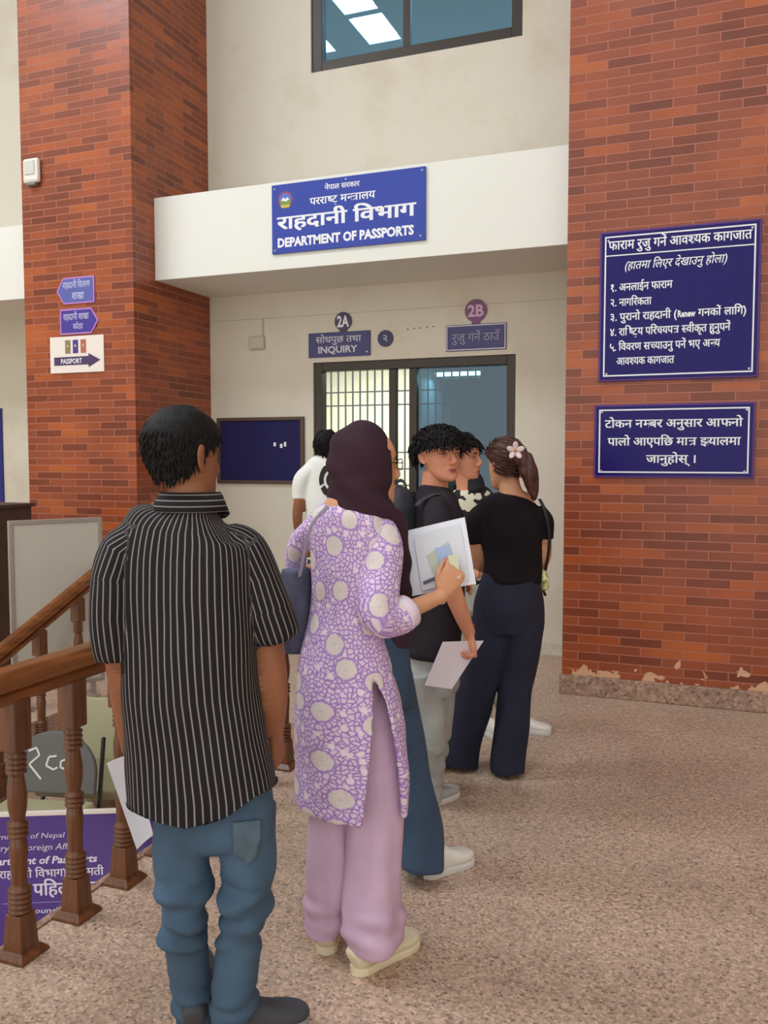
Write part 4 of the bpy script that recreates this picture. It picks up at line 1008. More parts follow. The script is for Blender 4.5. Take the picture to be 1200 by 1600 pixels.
# back pocket on the seat
bm = bmesh.new(); pk = b.p(392, 1326, -.13); Z = Vector((0, 0, 1)); G_ = []
for i in range(9):
    v_ = i/8; G_.append([bm.verts.new(pk+b.r*((j/8-.5)*.098)+Z*(.055-v_*(.10+.022*(1-abs(j/4-1))))) for j in range(9)])
for i in range(8):
    for j in range(8): bm.faces.new((G_[i][j], G_[i][j+1], G_[i+1][j+1], G_[i+1][j]))
pko = b.addbm('back_pocket', bm, mat('pocket_denim', (84, 104, 118), .85, nz=.1))
for kind, kw in (('SHRINKWRAP', dict(target=jeans, offset=.004, wrap_method='NEAREST_SURFACEPOINT')), ('SOLIDIFY', dict(thickness=.003))):
    md = pko.modifiers.new('m', kind)
    for a_, v_ in kw.items(): setattr(md, a_, v_)
hC = b.p(287, 716, .02); hB = b.headframe(38, -4); hs = 1.10
arm_l = b.limb([(200, 850, 24, .0), (183, 940, 24, .0), (187, 1035, 22, .03), (196, 1110, 19, .08), (205, 1170, 15, .13)])
arm_r = b.limb([(375, 850, 24, .0), (408, 940, 24, .01), (420, 1020, 25, .02), (428, 1080, 22, .03), (430, 1130, 15, .06), (429, 1150, 13, .07)])
bm = bmesh.new(); headmesh(bm, hC, hB, hs)
tube(bm, [(b.p(298, 735, .03), .052, .056), (b.p(298, 775, .02), .058, .060), (b.p(296, 810, .0), .085, .07)], b.r)
tube(bm, [(r[0], r[1]*.84, r[2]*.8) for r in shirt_t[2:8]], b.r); tube(bm, arm_l, b.r); tube(bm, arm_r, b.r)
hand(bm, arm_l[-1][0], (b.f*.3-Z).normalized(), b.r, b.f, .55, 1.05)
hand(bm, arm_r[-1][0]+Z*.01, (-Z*1.0+b.f*.35), -b.r, b.f, .5, 1.05)
tube(bm, [(r[0], r[1]*.55, r[2]*.55) for r in jp], b.r)
for j in (jl, jr): tube(bm, [(r[0], r[1]*.6, r[2]*.6) for r in j]+[(j[-1][0]-Z*.06, .04, .04)], b.r)
me = fuse(bm, .005, 2); tuck(me, b.base, shirt, .012, .8, 1.46); b.add('body', me, SKIN1)
haircap(b, 'hair', hC, hB, hs, HAIRB, t=.010, locks=1500, ln=.022, lift=.16, w=.0038, comb=lambda p: (0, .5 if p.z > .05 else .1, -1),
        line=lambda y, x: float(np.interp(y, [-.09, -.05, -.03, .002, .03, .07], [-.082, -.066, -.040, .012, .030, .060])))
GS = mat('dark_grey_suede', (70, 70, 76), .85); GSS = mat('grey_rubber', (150, 150, 152), .6)
shoe2(b, (352, 1622), (480, 1594), .05, .085, GS, GSS); shoe2(b, (304, 1622), (312, 1500), .05, .085, GS, GSS)
# paper in his left hand
def sheet(name, label, pts, m, th=.002, cat='paper', group=None, bend=0, parts=None):
    """sheet spanned by four world corners (tl, tr, br, bl)"""
    tl, tr, br, bl = [Vector(p_) for p_ in pts]; n_ = (tr-tl).cross(bl-tl).normalized(); N_ = 8
    base = (tl+tr+br+bl)/4; bm = bmesh.new(); G = []
    for sgn in (0, 1):
        g = []
        for i in range(N_+1):
            row = []
            for j in range(N_+1):
                u, v = j/N_, i/N_
                p_ = (tl*(1-u)+tr*u)*(1-v)+(bl*(1-u)+br*u)*v+n_*(bend*math.sin(u*math.pi)+bend*.5*math.sin(v*2.5))+n_*th*sgn
                row.append(bm.verts.new(p_-base))
            g.append(row)
        G.append(g)
    for i in range(N_):
        for j in range(N_):
            bm.faces.new((G[0][i][j], G[0][i][j+1], G[0][i+1][j+1], G[0][i+1][j])); bm.faces.new((G[1][i][j], G[1][i+1][j], G[1][i+1][j+1], G[1][i][j+1]))
    for k in range(N_):
        for a_, b_ in (((0, k), (0, k+1)), ((N_, k), (N_, k+1)), ((k, 0), (k+1, 0)), ((k, N_), (k+1, N_))):
            bm.faces.new((G[0][a_[0]][a_[1]], G[0][b_[0]][b_[1]], G[1][b_[0]][b_[1]], G[1][a_[0]][a_[1]]))
    o = bobj(name, bm, m, smooth=False); o.location = base
    if label: tag(o, label, cat, group)
    return o
sheet('paper', 'folded white paper held low in the left hand of the man in the striped shirt', (b.p(167, 1193, .14), b.p(206, 1178, .17), b.p(240, 1305, .20), b.p(214, 1328, .20)), PAPER, bend=.004)

# ---- woman in the floral tunic
b = Body(556, 2.58, 36, 'person in plum headscarf, long lilac floral tunic and mauve trousers'); b.skin = SKIN2
kt = b.rings([(508, 580, 784, .8), (490, 598, 802, .65), (482, 602, 830, .60), (480, 600, 870, .6), (482, 596, 920, .6), (480, 596, 960, .62), (474, 602, 1000, .66), (466, 614, 1040, .7), (461, 628, 1090, .7), (459, 634, 1150, .7), (460, 636, 1205, .7), (462, 634, 1261, .7)])
ks_r = b.limb([(588, 822, 26, -.02), (598, 850, 30, -.04), (594, 900, 32, -.08), (590, 945, 32, -.12), (597, 968, 30, -.13), (618, 966, 27, -.10), (632, 957, 26, -.08)])
ks_l = b.limb([(500, 824, 22, .03), (482, 835, 22, .06), (466, 858, 20, .10), (462, 882, 19, .13), (462, 892, 18, .14)])
bm = bmesh.new(); tube(bm, kt[:8], b.r, n=30, se=2.1); tube(bm, ks_r, b.r, n=20, cap=.1, k=5); tube(bm, ks_l, b.r, n=18, cap=.1)
# skirt with side slits: closed thick strips, one behind and one in front
def panel(bm, rings, th0f, th1f, thick=.010, N=26, k=5):
    data = catmull([(*r[0], r[1], r[2]) for r in rings], k); rows = []
    for j, d_ in enumerate(data):
        t = j/(len(data)-1); p_ = Vector(d_[:3]); a0, a1 = math.radians(th0f(t)), math.radians(th1f(t)); row = []
        for o in (0, thick):
            row.append([bm.verts.new(p_+b.r*(d_[3]-o)*math.cos(a0+(a1-a0)*i/N)+b.f*(d_[4]-o)*math.sin(a0+(a1-a0)*i/N)) for i in range(N+1)])
        rows.append(row)
    for u, v in zip(rows, rows[1:]):
        for i in range(N):
            bm.faces.new((u[0][i], u[0][i+1], v[0][i+1], v[0][i])); bm.faces.new((u[1][i], v[1][i], v[1][i+1], u[1][i+1]))
        for i in (0, N): bm.faces.new((u[0][i], v[0][i], v[1][i], u[1][i]))
    for w_ in (rows[0], rows[-1]):
        for i in range(N): bm.faces.new((w_[0][i], w_[0][i+1], w_[1][i+1], w_[1][i]))
sk = kt[7:]; sk = [kt[6]]+sk
panel(bm, sk, lambda t: -207, lambda t: -27-24*max(0, t-.15)/.85)
panel(bm, sk, lambda t: -27+40*max(0, t-.15)/.85, lambda t: 153-15*t)
me = fuse(bm, .006, 3)
garment_uv(me, [(kt, b.r), (ks_r, b.r), (ks_l, b.r)]); rumple(me, .012, (8, 8, 3)); rumple(me, .006, (20, 20, 9))
FLORAL = floral_mat(); kurta = b.add('tunic', me, FLORAL)
for nm, (x, y, h, dd), dr in (('cuff', (634, 957, 26, -.075), 0), ): 
    bm = bmesh.new(); tube(bm, b.limb([(626, 962, 27.5, -.09), (638, 954, 27, -.07)]), b.r, n=20, cap=.1, k=2); b.addbm('cuff', bm, M('pale_trim', (226, 208, 222), .8))
pl_ = b.limb([(518, 1200, 26, .02), (514, 1280, 32, .02), (514, 1340, 34, .02), (514, 1400, 34, .03), (513, 1440, 35, .05), (513, 1454, 35, .055)])
pr_ = b.limb([(566, 1070, 30, -.0), (578, 1130, 37, -.0), (583, 1200, 42, -.01), (586, 1270, 43, -.02), (585, 1340, 42, -.03), (584, 1400, 42, -.04), (588, 1440, 44, -.05), (590, 1474, 44, -.05)])
pp_ = b.rings([(500, 586, 1010, .6), (500, 592, 1080, .6), (504, 592, 1160, .55)])
bm = bmesh.new(); tube(bm, pp_, b.r, n=26); tube(bm, pl_, b.r, n=24, cap=.1); tube(bm, pr_, b.r, n=24, cap=.1)
me = fuse(bm, .007, 3); rumple(me, .022, (11, 11, 3)); folds(.018, .02, .22, 60, 3)(me); pants = b.add('trousers', me, mat('mauve_cotton', (206, 174, 200), .85, nz=.05, nscale=8))
# head: face looking right, scarf round it
hC = b.p(573, 728, .02); hB = b.headframe(66, -2); hs = 1.02
arm_r = b.limb([(592, 840, 15, -.04), (594, 945, 15, -.12), (612, 962, 14, -.10), (650, 948, 14, -.05), (680, 935, 12, .0), (690, 929, 11, .01)])
arm_l = b.limb([(490, 840, 15, .04), (463, 880, 14, .14), (470, 895, 13, .22), (500, 890, 12, .34)])
bm = bmesh.new(); headmesh(bm, hC, hB, hs)
tube(bm, [(b.p(560, 745, .02), .045, .05), (b.p(546, 786, .0), .056, .055), (b.p(540, 796, 0), .074, .058), (b.p(540, 806, 0), .08, .06)], b.r)
tube(bm, [(r[0], r[1]*.80, r[2]*.80) for i, r in enumerate(kt[1:8])], b.r)
tube(bm, arm_r, b.r, n=16); tube(bm, arm_l, b.r, n=16)
wr = arm_r[-1][0]; hd = (b.p(706, 902, .0)-wr).normalized()
hand(bm, wr, Z*.8+RT*.45, F0*1.0-RT*.2, -RT*.9+Z*.3, .75, .96, .6)
hand(bm, arm_l[-1][0], F0*.6+RT*.6, -Z, RT, .8, .95)
tube(bm, [(r[0], r[1]*.5, r[2]*.5) for r in pp_], b.r)
for j in (pl_, pr_): tube(bm, [(r[0], .045, .045) for r in j[:-2]]+[(j[-1][0]+b.f*.03, .028, .028)], b.r)
me = fuse(bm, .0042, 2); tuck(me, b.base, kurta, .012, 1.0, 1.36); b.add('body', me, SKIN2); face(b, hC, hB, hs, glasses=True)
bm = bmesh.new()
hf = hB @ Vector((0, 1, 0)); hr = hB @ Vector((1, 0, 0))
pb_ = lambda x, y, z: hC+hB @ (Vector((x, y, z))*hs)
ell(bm, pb_(0, -.022, .016), .098, .100, .118, hB, 30, 20)
tube(bm, [(pb_(0, -.012, .03), .094, .100), (pb_(0, -.016, -.04), .094, .094), (pb_(0, -.020, -.10), .092, .085), (pb_(0, -.018, -.15), .098, .085)], hr, n=28)
tube(bm, [(b.p(552, 752, .0), .080, .07), (b.p(556, 775, .0), .095, .068), (b.p(580, 795, .0), .075, .06), (b.p(608, 825, .04), .06, .05), (b.p(622, 880, .08), .042, .035), (b.p(626, 940, .10), .034, .03)], b.r, n=24)
me = fuse(bm, .006, 4)
# open the scarf for the face: push the front inside
c = getco(me); L_c = (c-np.array(hC[:]))@np.array(hB)   # rows -> local
fr = (L_c[:, 1] > .055*hs) & (np.abs(L_c[:, 0]) < .064*hs) & (L_c[:, 2] > -.125*hs) & (L_c[:, 2] < .078*hs)
L_c[fr, 1] = .040*hs; f2 = (L_c[:, 2] > -.125*hs) & (L_c[:, 1] > .062*hs); L_c[f2, 1] = .062*hs; c = L_c@np.array(hB).T+np.array(hC[:]); setco(me, c)
c = getco(me); n = getno(me)
rel = c-np.array(hC[:])
d = np.array([math.sin(p_[2]*55+(p_@np.array(RT[:]))*38+1.5*noise.noise(Vector(p_*9))) for p_ in rel]); c += n*(d*.0042)[:, None]; setco(me, c)
b.add('headscarf', me, mat('plum_scarf', (60, 38, 48), .85, nz=.08, nscale=8, spec=.2))
CR = mat('cream_leather', (232, 222, 192), .5, nz=.03); CRS = mat('cream_rubber', (236, 224, 192), .6)
shoe2(b, (553, 1524), (648, 1470), .050, .080, CR, CRS); shoe2(b, (509, 1493), (522, 1432), .047, .08, CR, CRS)
# documents in her raised right hand
dc = [(625, 832), (722, 806), (742, 912), (640, 934)]
S1 = sheet('document', 'white printed papers held up by the woman in the headscarf', (b.p(625, 832, .13), b.p(726, 808, .10), b.p(744, 912, .06), b.p(641, 932, .09)), PAPER, .004, cat='document', bend=-.006)
def flat_on(par, pts, m, name, lift):
    """small quad printed on the sheet"""
    P_ = [Vector(p_)-RT*0 for p_ in pts]; cen = par.location
    bm = bmesh.new(); A_ = [bm.verts.new(p_-F0*lift-cen) for p_ in P_]; B_ = [bm.verts.new(p_-F0*(lift-.0015)-cen) for p_ in P_]
    bm.faces.new(A_); bm.faces.new(B_[::-1]); k_ = len(A_)
    for i in range(k_): bm.faces.new((A_[i], A_[(i+1) % k_], B_[(i+1) % k_], B_[i]))
    return bobj(name, bm, m, par)
def spt(x, y): # depth of the sheet under a pixel, by its corner depths
    u = (x-625)/110; v = (y-815)/110; return b.p(x, y, .128-.035*u-.042*v)
flat_on(S1, [spt(*p_) for p_ in ((646, 838), (718, 818), (733, 904), (660, 922))], mat('print_grey', (222, 224, 232), .6), 'page', .009)
flat_on(S1, [spt(*p_) for p_ in ((666, 868), (700, 845), (712, 880), (700, 900), (676, 893))], mat('print_green', (196, 204, 184), .6), 'printed_panel', .012)
flat_on(S1, [spt(*p_) for p_ in ((679, 856), (702, 850), (708, 878), (686, 882))], mat('print_blue', (168, 190, 226), .5), 'printed_picture', .015)
flat_on(S1, [spt(*p_) for p_ in ((660, 908), (680, 900), (682, 905), (662, 913))], mat('print_dark', (96, 94, 104), .6), 'printed_bar', .012)
cd_ = [b.p(700, 868, .02), b.p(715, 866, .02), b.p(719, 903, .0), b.p(704, 905, .0)]
sheet('card', 'small pale green card pinched in the fingers of the woman in the headscarf', cd_, mat('pale_green_card', (206, 208, 178), .4), .0015, cat='card')
# blue-grey shoulder bag
tb_ = empty('shoulder_bag', (b.p(463, 960, .02).x, b.p(463, 960, .02).y, 0), 'blue-grey cloth bag hanging at the left side of the woman in the headscarf', 'bag')
bm = bmesh.new()
tube(bm, b.limb([(461, 890, 20, .06), (459, 930, 24, .06), (457, 980, 25, .06), (456, 1018, 21, .06)]), b.r, n=22, se=3.2, cap=.2)
me = fuse(bm, .006, 2); rumple(me, .010, (12, 12, 8)); c = getco(me); c -= np.array(tb_.location[:]); setco(me, c)
link('pouch', me, mat('blue_grey_cloth', (84, 86, 108), .85, nz=.1), tb_, True)
bm = bmesh.new(); tube(bm, [(b.p(x, y, dd)-tb_.location, .008, .003) for x, y, dd in ((512, 792, -.05), (492, 812, -.085), (480, 840, -.07), (472, 880, -.03), (468, 900, .0))], b.f, n=8, k=3); bobj('strap', bm, mat('pale_grey_strap', (176, 170, 190), .7), tb_, True)

# ---- person in wide blue jeans, almost hidden behind her
b = Body(640, 3.17, 45, 'person in flared blue jeans and white sneakers, nearly hidden behind the woman in the tunic'); b.skin = SKIN2
th_ = b.rings([(565, 625, 805, .7), (558, 634, 830, .6), (560, 636, 880, .6), (566, 638, 940, .6), (570, 640, 1005, .6)])
bm = bmesh.new(); tube(bm, th_, b.r, n=24); sl_ = b.limb([(570, 830, 18, -.05), (566, 890, 18, -.07), (566, 930, 16, -.06)]); tube(bm, sl_, b.r)
me = fuse(bm, .007, 3); rumple(me, .010, (10, 10, 4)); tp = b.add('top', me, mat('dark_plum_jersey', (60, 34, 56), .9))
jp = b.rings([(572, 640, 985, .7), (570, 645, 1040, .7), (570, 650, 1090, .7)]); 
jr = b.limb([(622, 1050, 24, 0), (628, 1130, 28, 0), (638, 1210, 32, .0), (652, 1290, 38, -.03), (656, 1340, 38, -.07), (655, 1356, 39, -.08)])
jl = b.limb([(594, 1050, 24, .05), (592, 1150, 26, .06), (588, 1240, 30, .08), (586, 1330, 34, .08)])
bm = bmesh.new(); tube(bm, jp, b.r); tube(bm, jr, b.r, cap=.1); tube(bm, jl, b.r, cap=.1); me = fuse(bm, .007, 3); rumple(me, .016, (10, 10, 3)); jn = b.add('jeans', me, JEANS2)
hC = b.p(575, 742, .02); hB = b.headframe(10); hs = .95
bm = bmesh.new(); headmesh(bm, hC, hB, hs); tube(bm, [(b.p(578, 765), .045, .05), (b.p(592, 815), .06, .06)], b.r)
tube(bm, [(r[0], r[1]*.8, r[2]*.8) for r in th_], b.r)
al = b.limb([(570, 835, 12, -.05), (566, 900, 12, -.06), (570, 960, 11, .0)]); tube(bm, al, b.r); hand(bm, al[-1][0], -Z+b.f*.2, b.r, b.f, .4, .9)
al = b.limb([(620, 835, 12, .05), (612, 900, 12, .08), (600, 930, 11, .16)]); tube(bm, al, b.r); hand(bm, al[-1][0], b.f, -Z, -b.r, .5, .9)
tube(bm, [(r[0], r[1]*.55, r[2]*.55) for r in jp], b.r)
for j in (jl, jr): tube(bm, [(r[0], .05, .05) for r in j[:-2]]+[(j[-1][0]+F0*.06, .028, .028)], b.r)
me = fuse(bm, .005, 2); tuck(me, b.base, tp, .01, .85, 1.3); b.add('body', me, SKIN2); haircap(b, 'hair', hC, hB, hs, HAIRB, t=.012, locks=200)
WS = mat('white_leather', (236, 232, 222), .45); WSS = mat('white_rubber', (226, 224, 220), .6)
shoe2(b, (664, 1373), (735, 1345), .046, .095, WS, WSS); shoe2(b, (590, 1340), (622, 1300), .046, .08, WS, WSS)

# ---- young man looking back
b = Body(680, 3.84, 62, 'person in black T-shirt, grey sweatpants and backpack, looking back'); b.skin = SKIN3
tt = b.rings([(654, 708, 766, .8), (644, 716, 778, .66), (634, 722, 800, .60), (630, 724, 840, .60), (630, 722, 900, .62), (628, 722, 960, .64), (622, 718, 1018, .68)])
sr = b.limb([(678, 794, 20, -.11), (682, 812, 24, -.18), (690, 850, 25, -.22), (698, 890, 24, -.23)])
sl_ = b.limb([(684, 790, 20, .11), (692, 815, 22, .19), (700, 880, 21, .22)])
bm = bmesh.new(); tube(bm, tt, b.r, n=28, cap=.3); tube(bm, sr, b.r, cap=.1); tube(bm, sl_, b.r, cap=.1)
me = fuse(bm, .0065, 4); rumple(me, .016, (9, 9, 4)); tee = b.add('t_shirt', me, BLACKT)
bm = bmesh.new(); P_ = [(b.p(684, 768, 0)+b.r*.072*math.cos(t)+b.f*(.068*math.sin(t))+Z*(-.012*math.sin(t)), .006, .009) for t in np.linspace(0, 2*math.pi, 19)]; tube(bm, P_, Z, n=8, k=2, cap=0); b.addbm('neckband', bm, mat('maroon_band', (62, 30, 42), .9))
pr_ = b.limb([(662, 1050, 34, -.06), (666, 1100, 31, -.06), (670, 1150, 26, -.06), (672, 1200, 21, -.05), (674, 1236, 19, -.04), (674, 1250, 19, -.04)])
pl_ = b.limb([(676, 1050, 34, .06), (686, 1100, 27, .10), (681, 1150, 22, .12), (676, 1190, 17, .14), (676, 1205, 17, .15)])
pp_ = b.rings([(640, 704, 985, .6), (632, 712, 1030, .66), (632, 716, 1070, .75)])
bm = bmesh.new(); tube(bm, pp_, b.r); tube(bm, pr_, b.r, cap=.1); tube(bm, pl_, b.r, cap=.1); me = fuse(bm, .0065, 3); rumple(me, .022, (12, 12, 4)); folds(.016, .04, .3, 60)(me); sweats = b.add('sweatpants', me, mat('grey_fleece', (164, 164, 162), .9, nz=.07, nscale=8))
hC = b.p(688, 714, .0); hB = b.headframe(151, 1, 0) @ Matrix.Diagonal((1.03, 1, .86)); hs = 1.10
ar_ = b.limb([(680, 805, 14, -.16), (694, 880, 15, -.23), (708, 925, 15, -.24), (722, 962, 12.5, -.22), (732, 986, 10, -.20), (734, 990, 10, -.20)])
al_ = b.limb([(690, 805, 14, .16), (702, 885, 14, .22), (702, 915, 12, .16), (704, 912, 10, .10)])
bm = bmesh.new(); headmesh(bm, hC, hB, hs)
tube(bm, [(b.p(680, 742, .02), .058, .060), (b.p(679, 765, .02), .060, .062), (b.p(680, 780, .0), .085, .07)], b.r)
tube(bm, [(r[0], r[1]*.80, r[2]*.80) for r in tt[1:-1]], b.r); tube(bm, ar_, b.r, n=18); tube(bm, al_, b.r, n=18)
hand(bm, ar_[-1][0], -Z+RT*.15+b.f*.0, -F0*.2-RT*.8, RT*.2+F0*.6-Z*.1, 1.0, 1.08, .9)
hand(bm, al_[-1][0], b.f, -Z, -b.r, .6, 1.0)
tube(bm, [(r[0], r[1]*.55, r[2]*.55) for r in pp_], b.r)
for j in (pl_, pr_): tube(bm, [(r[0], r[1]*.5, r[2]*.5) for r in j[1:]]+[(j[-1][0]-Z*.04, .035, .035)], b.r)
me = fuse(bm, .004, 2); tuck(me, b.base, tee, .010, .95, 1.42); b.add('body', me, SKIN3); face(b, hC, hB, hs)
haircap(b, 'hair', hC, hB, hs, HAIRB, t=.030, locks=1200, ln=.044, lift=.42, w=.005, seed=4, comb=lambda p: ((.3, .8, -.1) if p.z > .07 else ((.2, .6, -.6) if p.y > .03 else (0, -.3, -.5))),
        line=lambda y, x: float(np.interp(y, [-.09, -.05, -.03, .004, .03, .06, .08], [-.030, -.022, -.010, .034, .036, .040, .044])))
bm = bmesh.new(); P_ = [(b.p(729, 977, -.09)+RT*.033*math.cos(t)+F0*.033*math.sin(t), .0028, .0035) for t in np.linspace(0, 2*math.pi, 15)]; tube(bm, P_, Z, n=8, k=2, cap=0); b.addbm('bracelet', bm, mat('red_thread', (190, 60, 50), .7))
LG = mat('light_grey_knit', (176, 178, 176), .8); LGS = mat('pale_rubber', (222, 220, 214), .6)
shoe2(b, (648, 1270), (712, 1240), .048, .08, LG, LGS); shoe2(b, (662, 1215), (704, 1180), .048, .08, LG, LGS)
sheet('paper', 'pinkish white paper held low in the right hand of the young man in black', (b.p(692, 1003, -.235), b.p(756, 1001, -.20), b.p(706, 1077, -.24), b.p(664, 1071, -.27)), PAPER2, .003, bend=.004)
# backpack
bp_ = empty('backpack', Vector((b.p(622, 800, -.02).x, b.p(622, 800, -.02).y, 0)), 'dark grey backpack on the back of the young man in black', 'backpack')
bc = b.p(622, 845, .0)
def bpm(name, rings, ref, m, n=24, se=3, cap=.5, vox=.006, par=None):
    bm = bmesh.new(); tube(bm, rings, ref, n=n, se=se, cap=cap); me = fuse(bm, vox, 2) if vox else None
    c = getco(me); c -= np.array(bp_.location[:]); setco(me, c); return link(name, me, m, bp_, True)
BG = mat('charcoal_nylon', (44, 44, 52), .7, nz=.15, nscale=20)
me_ = bpm('pack', [(b.p(618, 765, .02), .10, .05), (b.p(614, 790, .02), .135, .075), (b.p(610, 860, .02), .145, .085), (b.p(610, 940, .02), .14, .08)], b.r, BG)
bpm('pocket', [(b.p(598, 850, .02), .10, .04), (b.p(596, 925, .02), .10, .045)], b.r, BG)
for s_ in (-1, 1):
    cs = b.p(672, 776, 0)+b.r*(.105*s_); P_ = []
    for (yy, zz) in ((-.13, -.03), (-.10, -.005), (-.04, .016), (.03, .004), (.085, -.05), (.10, -.12), (.09, -.20), (.01, -.27), (-.08, -.31)): P_.append((cs+b.f*yy+Z*(zz-.002)+b.r*s_*(.02 if zz < -.1 else 0), .022, .006))
    bm = bmesh.new(); tube(bm, P_, b.r, n=12, k=3); me = fuse(bm, .004, 2); c = getco(me); c -= np.array(bp_.location[:]); setco(me, c); link('strap', me, BG, bp_, True)
bm = bmesh.new(); tube(bm, [(b.p(626, 768, .02)+b.r*x-Vector(bp_.location)+Z*z, .005, .008) for x, z in ((-.05, 0), (-.04, .035), (0, .05), (.04, .035), (.05, 0))], b.f, n=8); bobj('handle', bm, BG, bp_, True)

# ---- woman with the flower clip
b = Body(785, 4.2, -8, 'person in black top and flared navy jeans with white flower clip in hair'); b.skin = SKIN2
tt = b.rings([(772, 830, 776, .8), (752, 846, 786, .6), (744, 850, 800, .55), (748, 850, 830, .58), (756, 846, 870, .6), (754, 845, 908, .66)])
sl_ = b.limb([(758, 798, 15, 0), (745, 812, 16, .0), (742, 832, 15.5, .02), (743, 846, 15, .03)]); sr = b.limb([(838, 798, 15, 0), (849, 812, 15.5, 0), (850, 830, 15, .02), (850, 842, 14.5, .02)])
bm = bmesh.new(); tube(bm, tt, b.r, n=28, cap=.15); tube(bm, sl_, b.r, cap=.1); tube(bm, sr, b.r, cap=.1); me = fuse(bm, .006, 4); rumple(me, .010, (12, 12, 6)); tee = b.add('t_shirt', me, BLACKT2)
jl = b.limb([(770, 970, 33, 0), (757, 1030, 31, .0), (744, 1080, 30, .02), (732, 1130, 28, .04), (722, 1175, 29, .05), (719, 1194, 30, .05)])
jr = b.limb([(815, 970, 34, 0), (811, 1030, 30, .0), (806, 1080, 27, -.02), (800, 1140, 27, -.04), (794, 1190, 28, -.05), (793, 1204, 28, -.05)])
jp = b.rings([(757, 842, 896, .62), (746, 848, 928, .72), (740, 849, 955, .75), (742, 848, 985, .7)])
bm = bmesh.new(); tube(bm, jp, b.r, n=26, cap=.1); tube(bm, jl, b.r, cap=.1); tube(bm, jr, b.r, cap=.1); me = fuse(bm, .006, 3); rumple(me, .014, (12, 12, 4)); jn = b.add('jeans', me, NAVYJ)
hC = b.p(789, 727, .02); hB = b.headframe(-30, -6, 0); hs = 1.0
al = b.limb([(750, 806, 10.5, 0), (745, 850, 11.5, .03), (750, 880, 11, .08), (758, 886, 9, .16), (768, 880, 8, .24)]); ar_ = b.limb([(844, 806, 10.5, 0), (850, 845, 11.5, .02), (850, 870, 11, .05), (842, 884, 9, .13), (832, 882, 8, .2)])
bm = bmesh.new(); headmesh(bm, hC, hB, hs); tube(bm, [(b.p(794, 745, .02), .050, .052), (b.p(798, 768, .0), .056, .056), (b.p(800, 778, .0), .095, .055), (b.p(800, 788, .0), .125, .055)], b.r)
tube(bm, [(r[0], r[1]*.86, r[2]*.86) for r in tt[2:-1]], b.r); tube(bm, al, b.r, n=16); tube(bm, ar_, b.r, n=16)
hand(bm, al[-1][0], b.f+b.r*.2, -Z, b.r, .6, .92); hand(bm, ar_[-1][0], b.f-b.r*.2, -Z, -b.r, .6, .92)
tube(bm, [(r[0], r[1]*.55, r[2]*.55) for r in jp], b.r)
for j in (jl, jr): tube(bm, [(r[0], r[1]*.6, r[2]*.6) for r in j]+[(j[-1][0]-Z*.02, .03, .03)], b.r)
me = fuse(bm, .0048, 2); tuck(me, b.base, tee, .010, .95, 1.34); b.add('body', me, SKIN2)
haircap(b, 'hair', hC, hB, hs, HAIRR, t=.020, locks=500, ln=.06, lift=.08, w=.005, comb=lambda p: (.4, -1, -.2), line=lambda y, x: float(np.interp(y, [-.09, -.05, -.02, .002, .03, .07], [-.065, -.055, -.045, .018, .030, .055])))
bm = bmesh.new()
tube(bm, b.limb([(800, 712, 12, -.07), (815, 716, 15, -.08), (826, 735, 14, -.08), (830, 752, 11, -.07), (832, 768, 8, -.07), (833, 780, 4, -.07)]), b.r, n=16)
tube(bm, b.limb([(812, 716, 10, -.06), (821, 735, 12, -.09), (825, 752, 9, -.09), (829, 770, 5, -.08)]), b.r, n=14)
me = fuse(bm, .005, 2); rumple(me, .010, (40, 40, 6)); b.add('ponytail', me, HAIRR)
fc_ = b.p(805, 704, -.125); clip = None
for i in range(5):
    t = 2*math.pi*i/5+.3; bm = bmesh.new(); dr = RT*math.cos(t)+Z*math.sin(t)
    tube(bm, [(fc_+dr*.006, .005, .002), (fc_+dr*.022-F0*.004, .013, .003), (fc_+dr*.036-F0*.010, .010, .0025), (fc_+dr*.042-F0*.012, .004, .002)], RT*-math.sin(t)+Z*math.cos(t), n=12, k=3); b.addbm('hair_clip_petal', bm, M('petal_white', (240, 216, 220), .5))
bm = bmesh.new(); ell(bm, fc_-F0*.004, .009, .006, .009); b.addbm('hair_clip_centre', bm, M('petal_gold', (190, 140, 90), .5))
BR = mat('brown_sandal', (112, 92, 66), .6)
shoe2(b, (706, 1204), (690, 1158), .046, .06, BR, BR, 'shoe'); shoe2(b, (797, 1217), (806, 1166), .040, .05, BR, BR, 'shoe')
# small waist bag with strap at her right hip
wbag = empty('waist_bag', Vector((b.p(847, 905, .05).x, b.p(847, 905, .05).y, 0)), 'small pale bag at the right hip of the woman with the flower clip', 'bag')
def wb_(name, rings, m, n=14, se=2):
    bm = bmesh.new(); tube(bm, [(Vector(r[0])-Vector(wbag.location), r[1], r[2]) for r in rings], b.f, n=n, k=3, se=se); return bobj(name, bm, m, wbag, True)
wb_('pouch', [(b.p(846, 893, .06), .05, .018), (b.p(847, 905, .06), .06, .026), (b.p(848, 918, .06), .055, .022)], mat('beige_canvas', (190, 180, 130), .8, nz=.4, nscale=60), se=3)
wb_('strap', [(b.p(843, 780, .0), .003, .008), (b.p(852, 800, -.06), .003, .008), (b.p(859, 845, -.03), .003, .008), (b.p(852, 892, .05), .003, .008)], mat('black_strap', (30, 28, 30), .6))
wb_('buckle', [(b.p(848, 921, .05), .012, .006), (b.p(852, 930, .05), .016, .006)], mat('black_buckle', (24, 24, 26), .4))

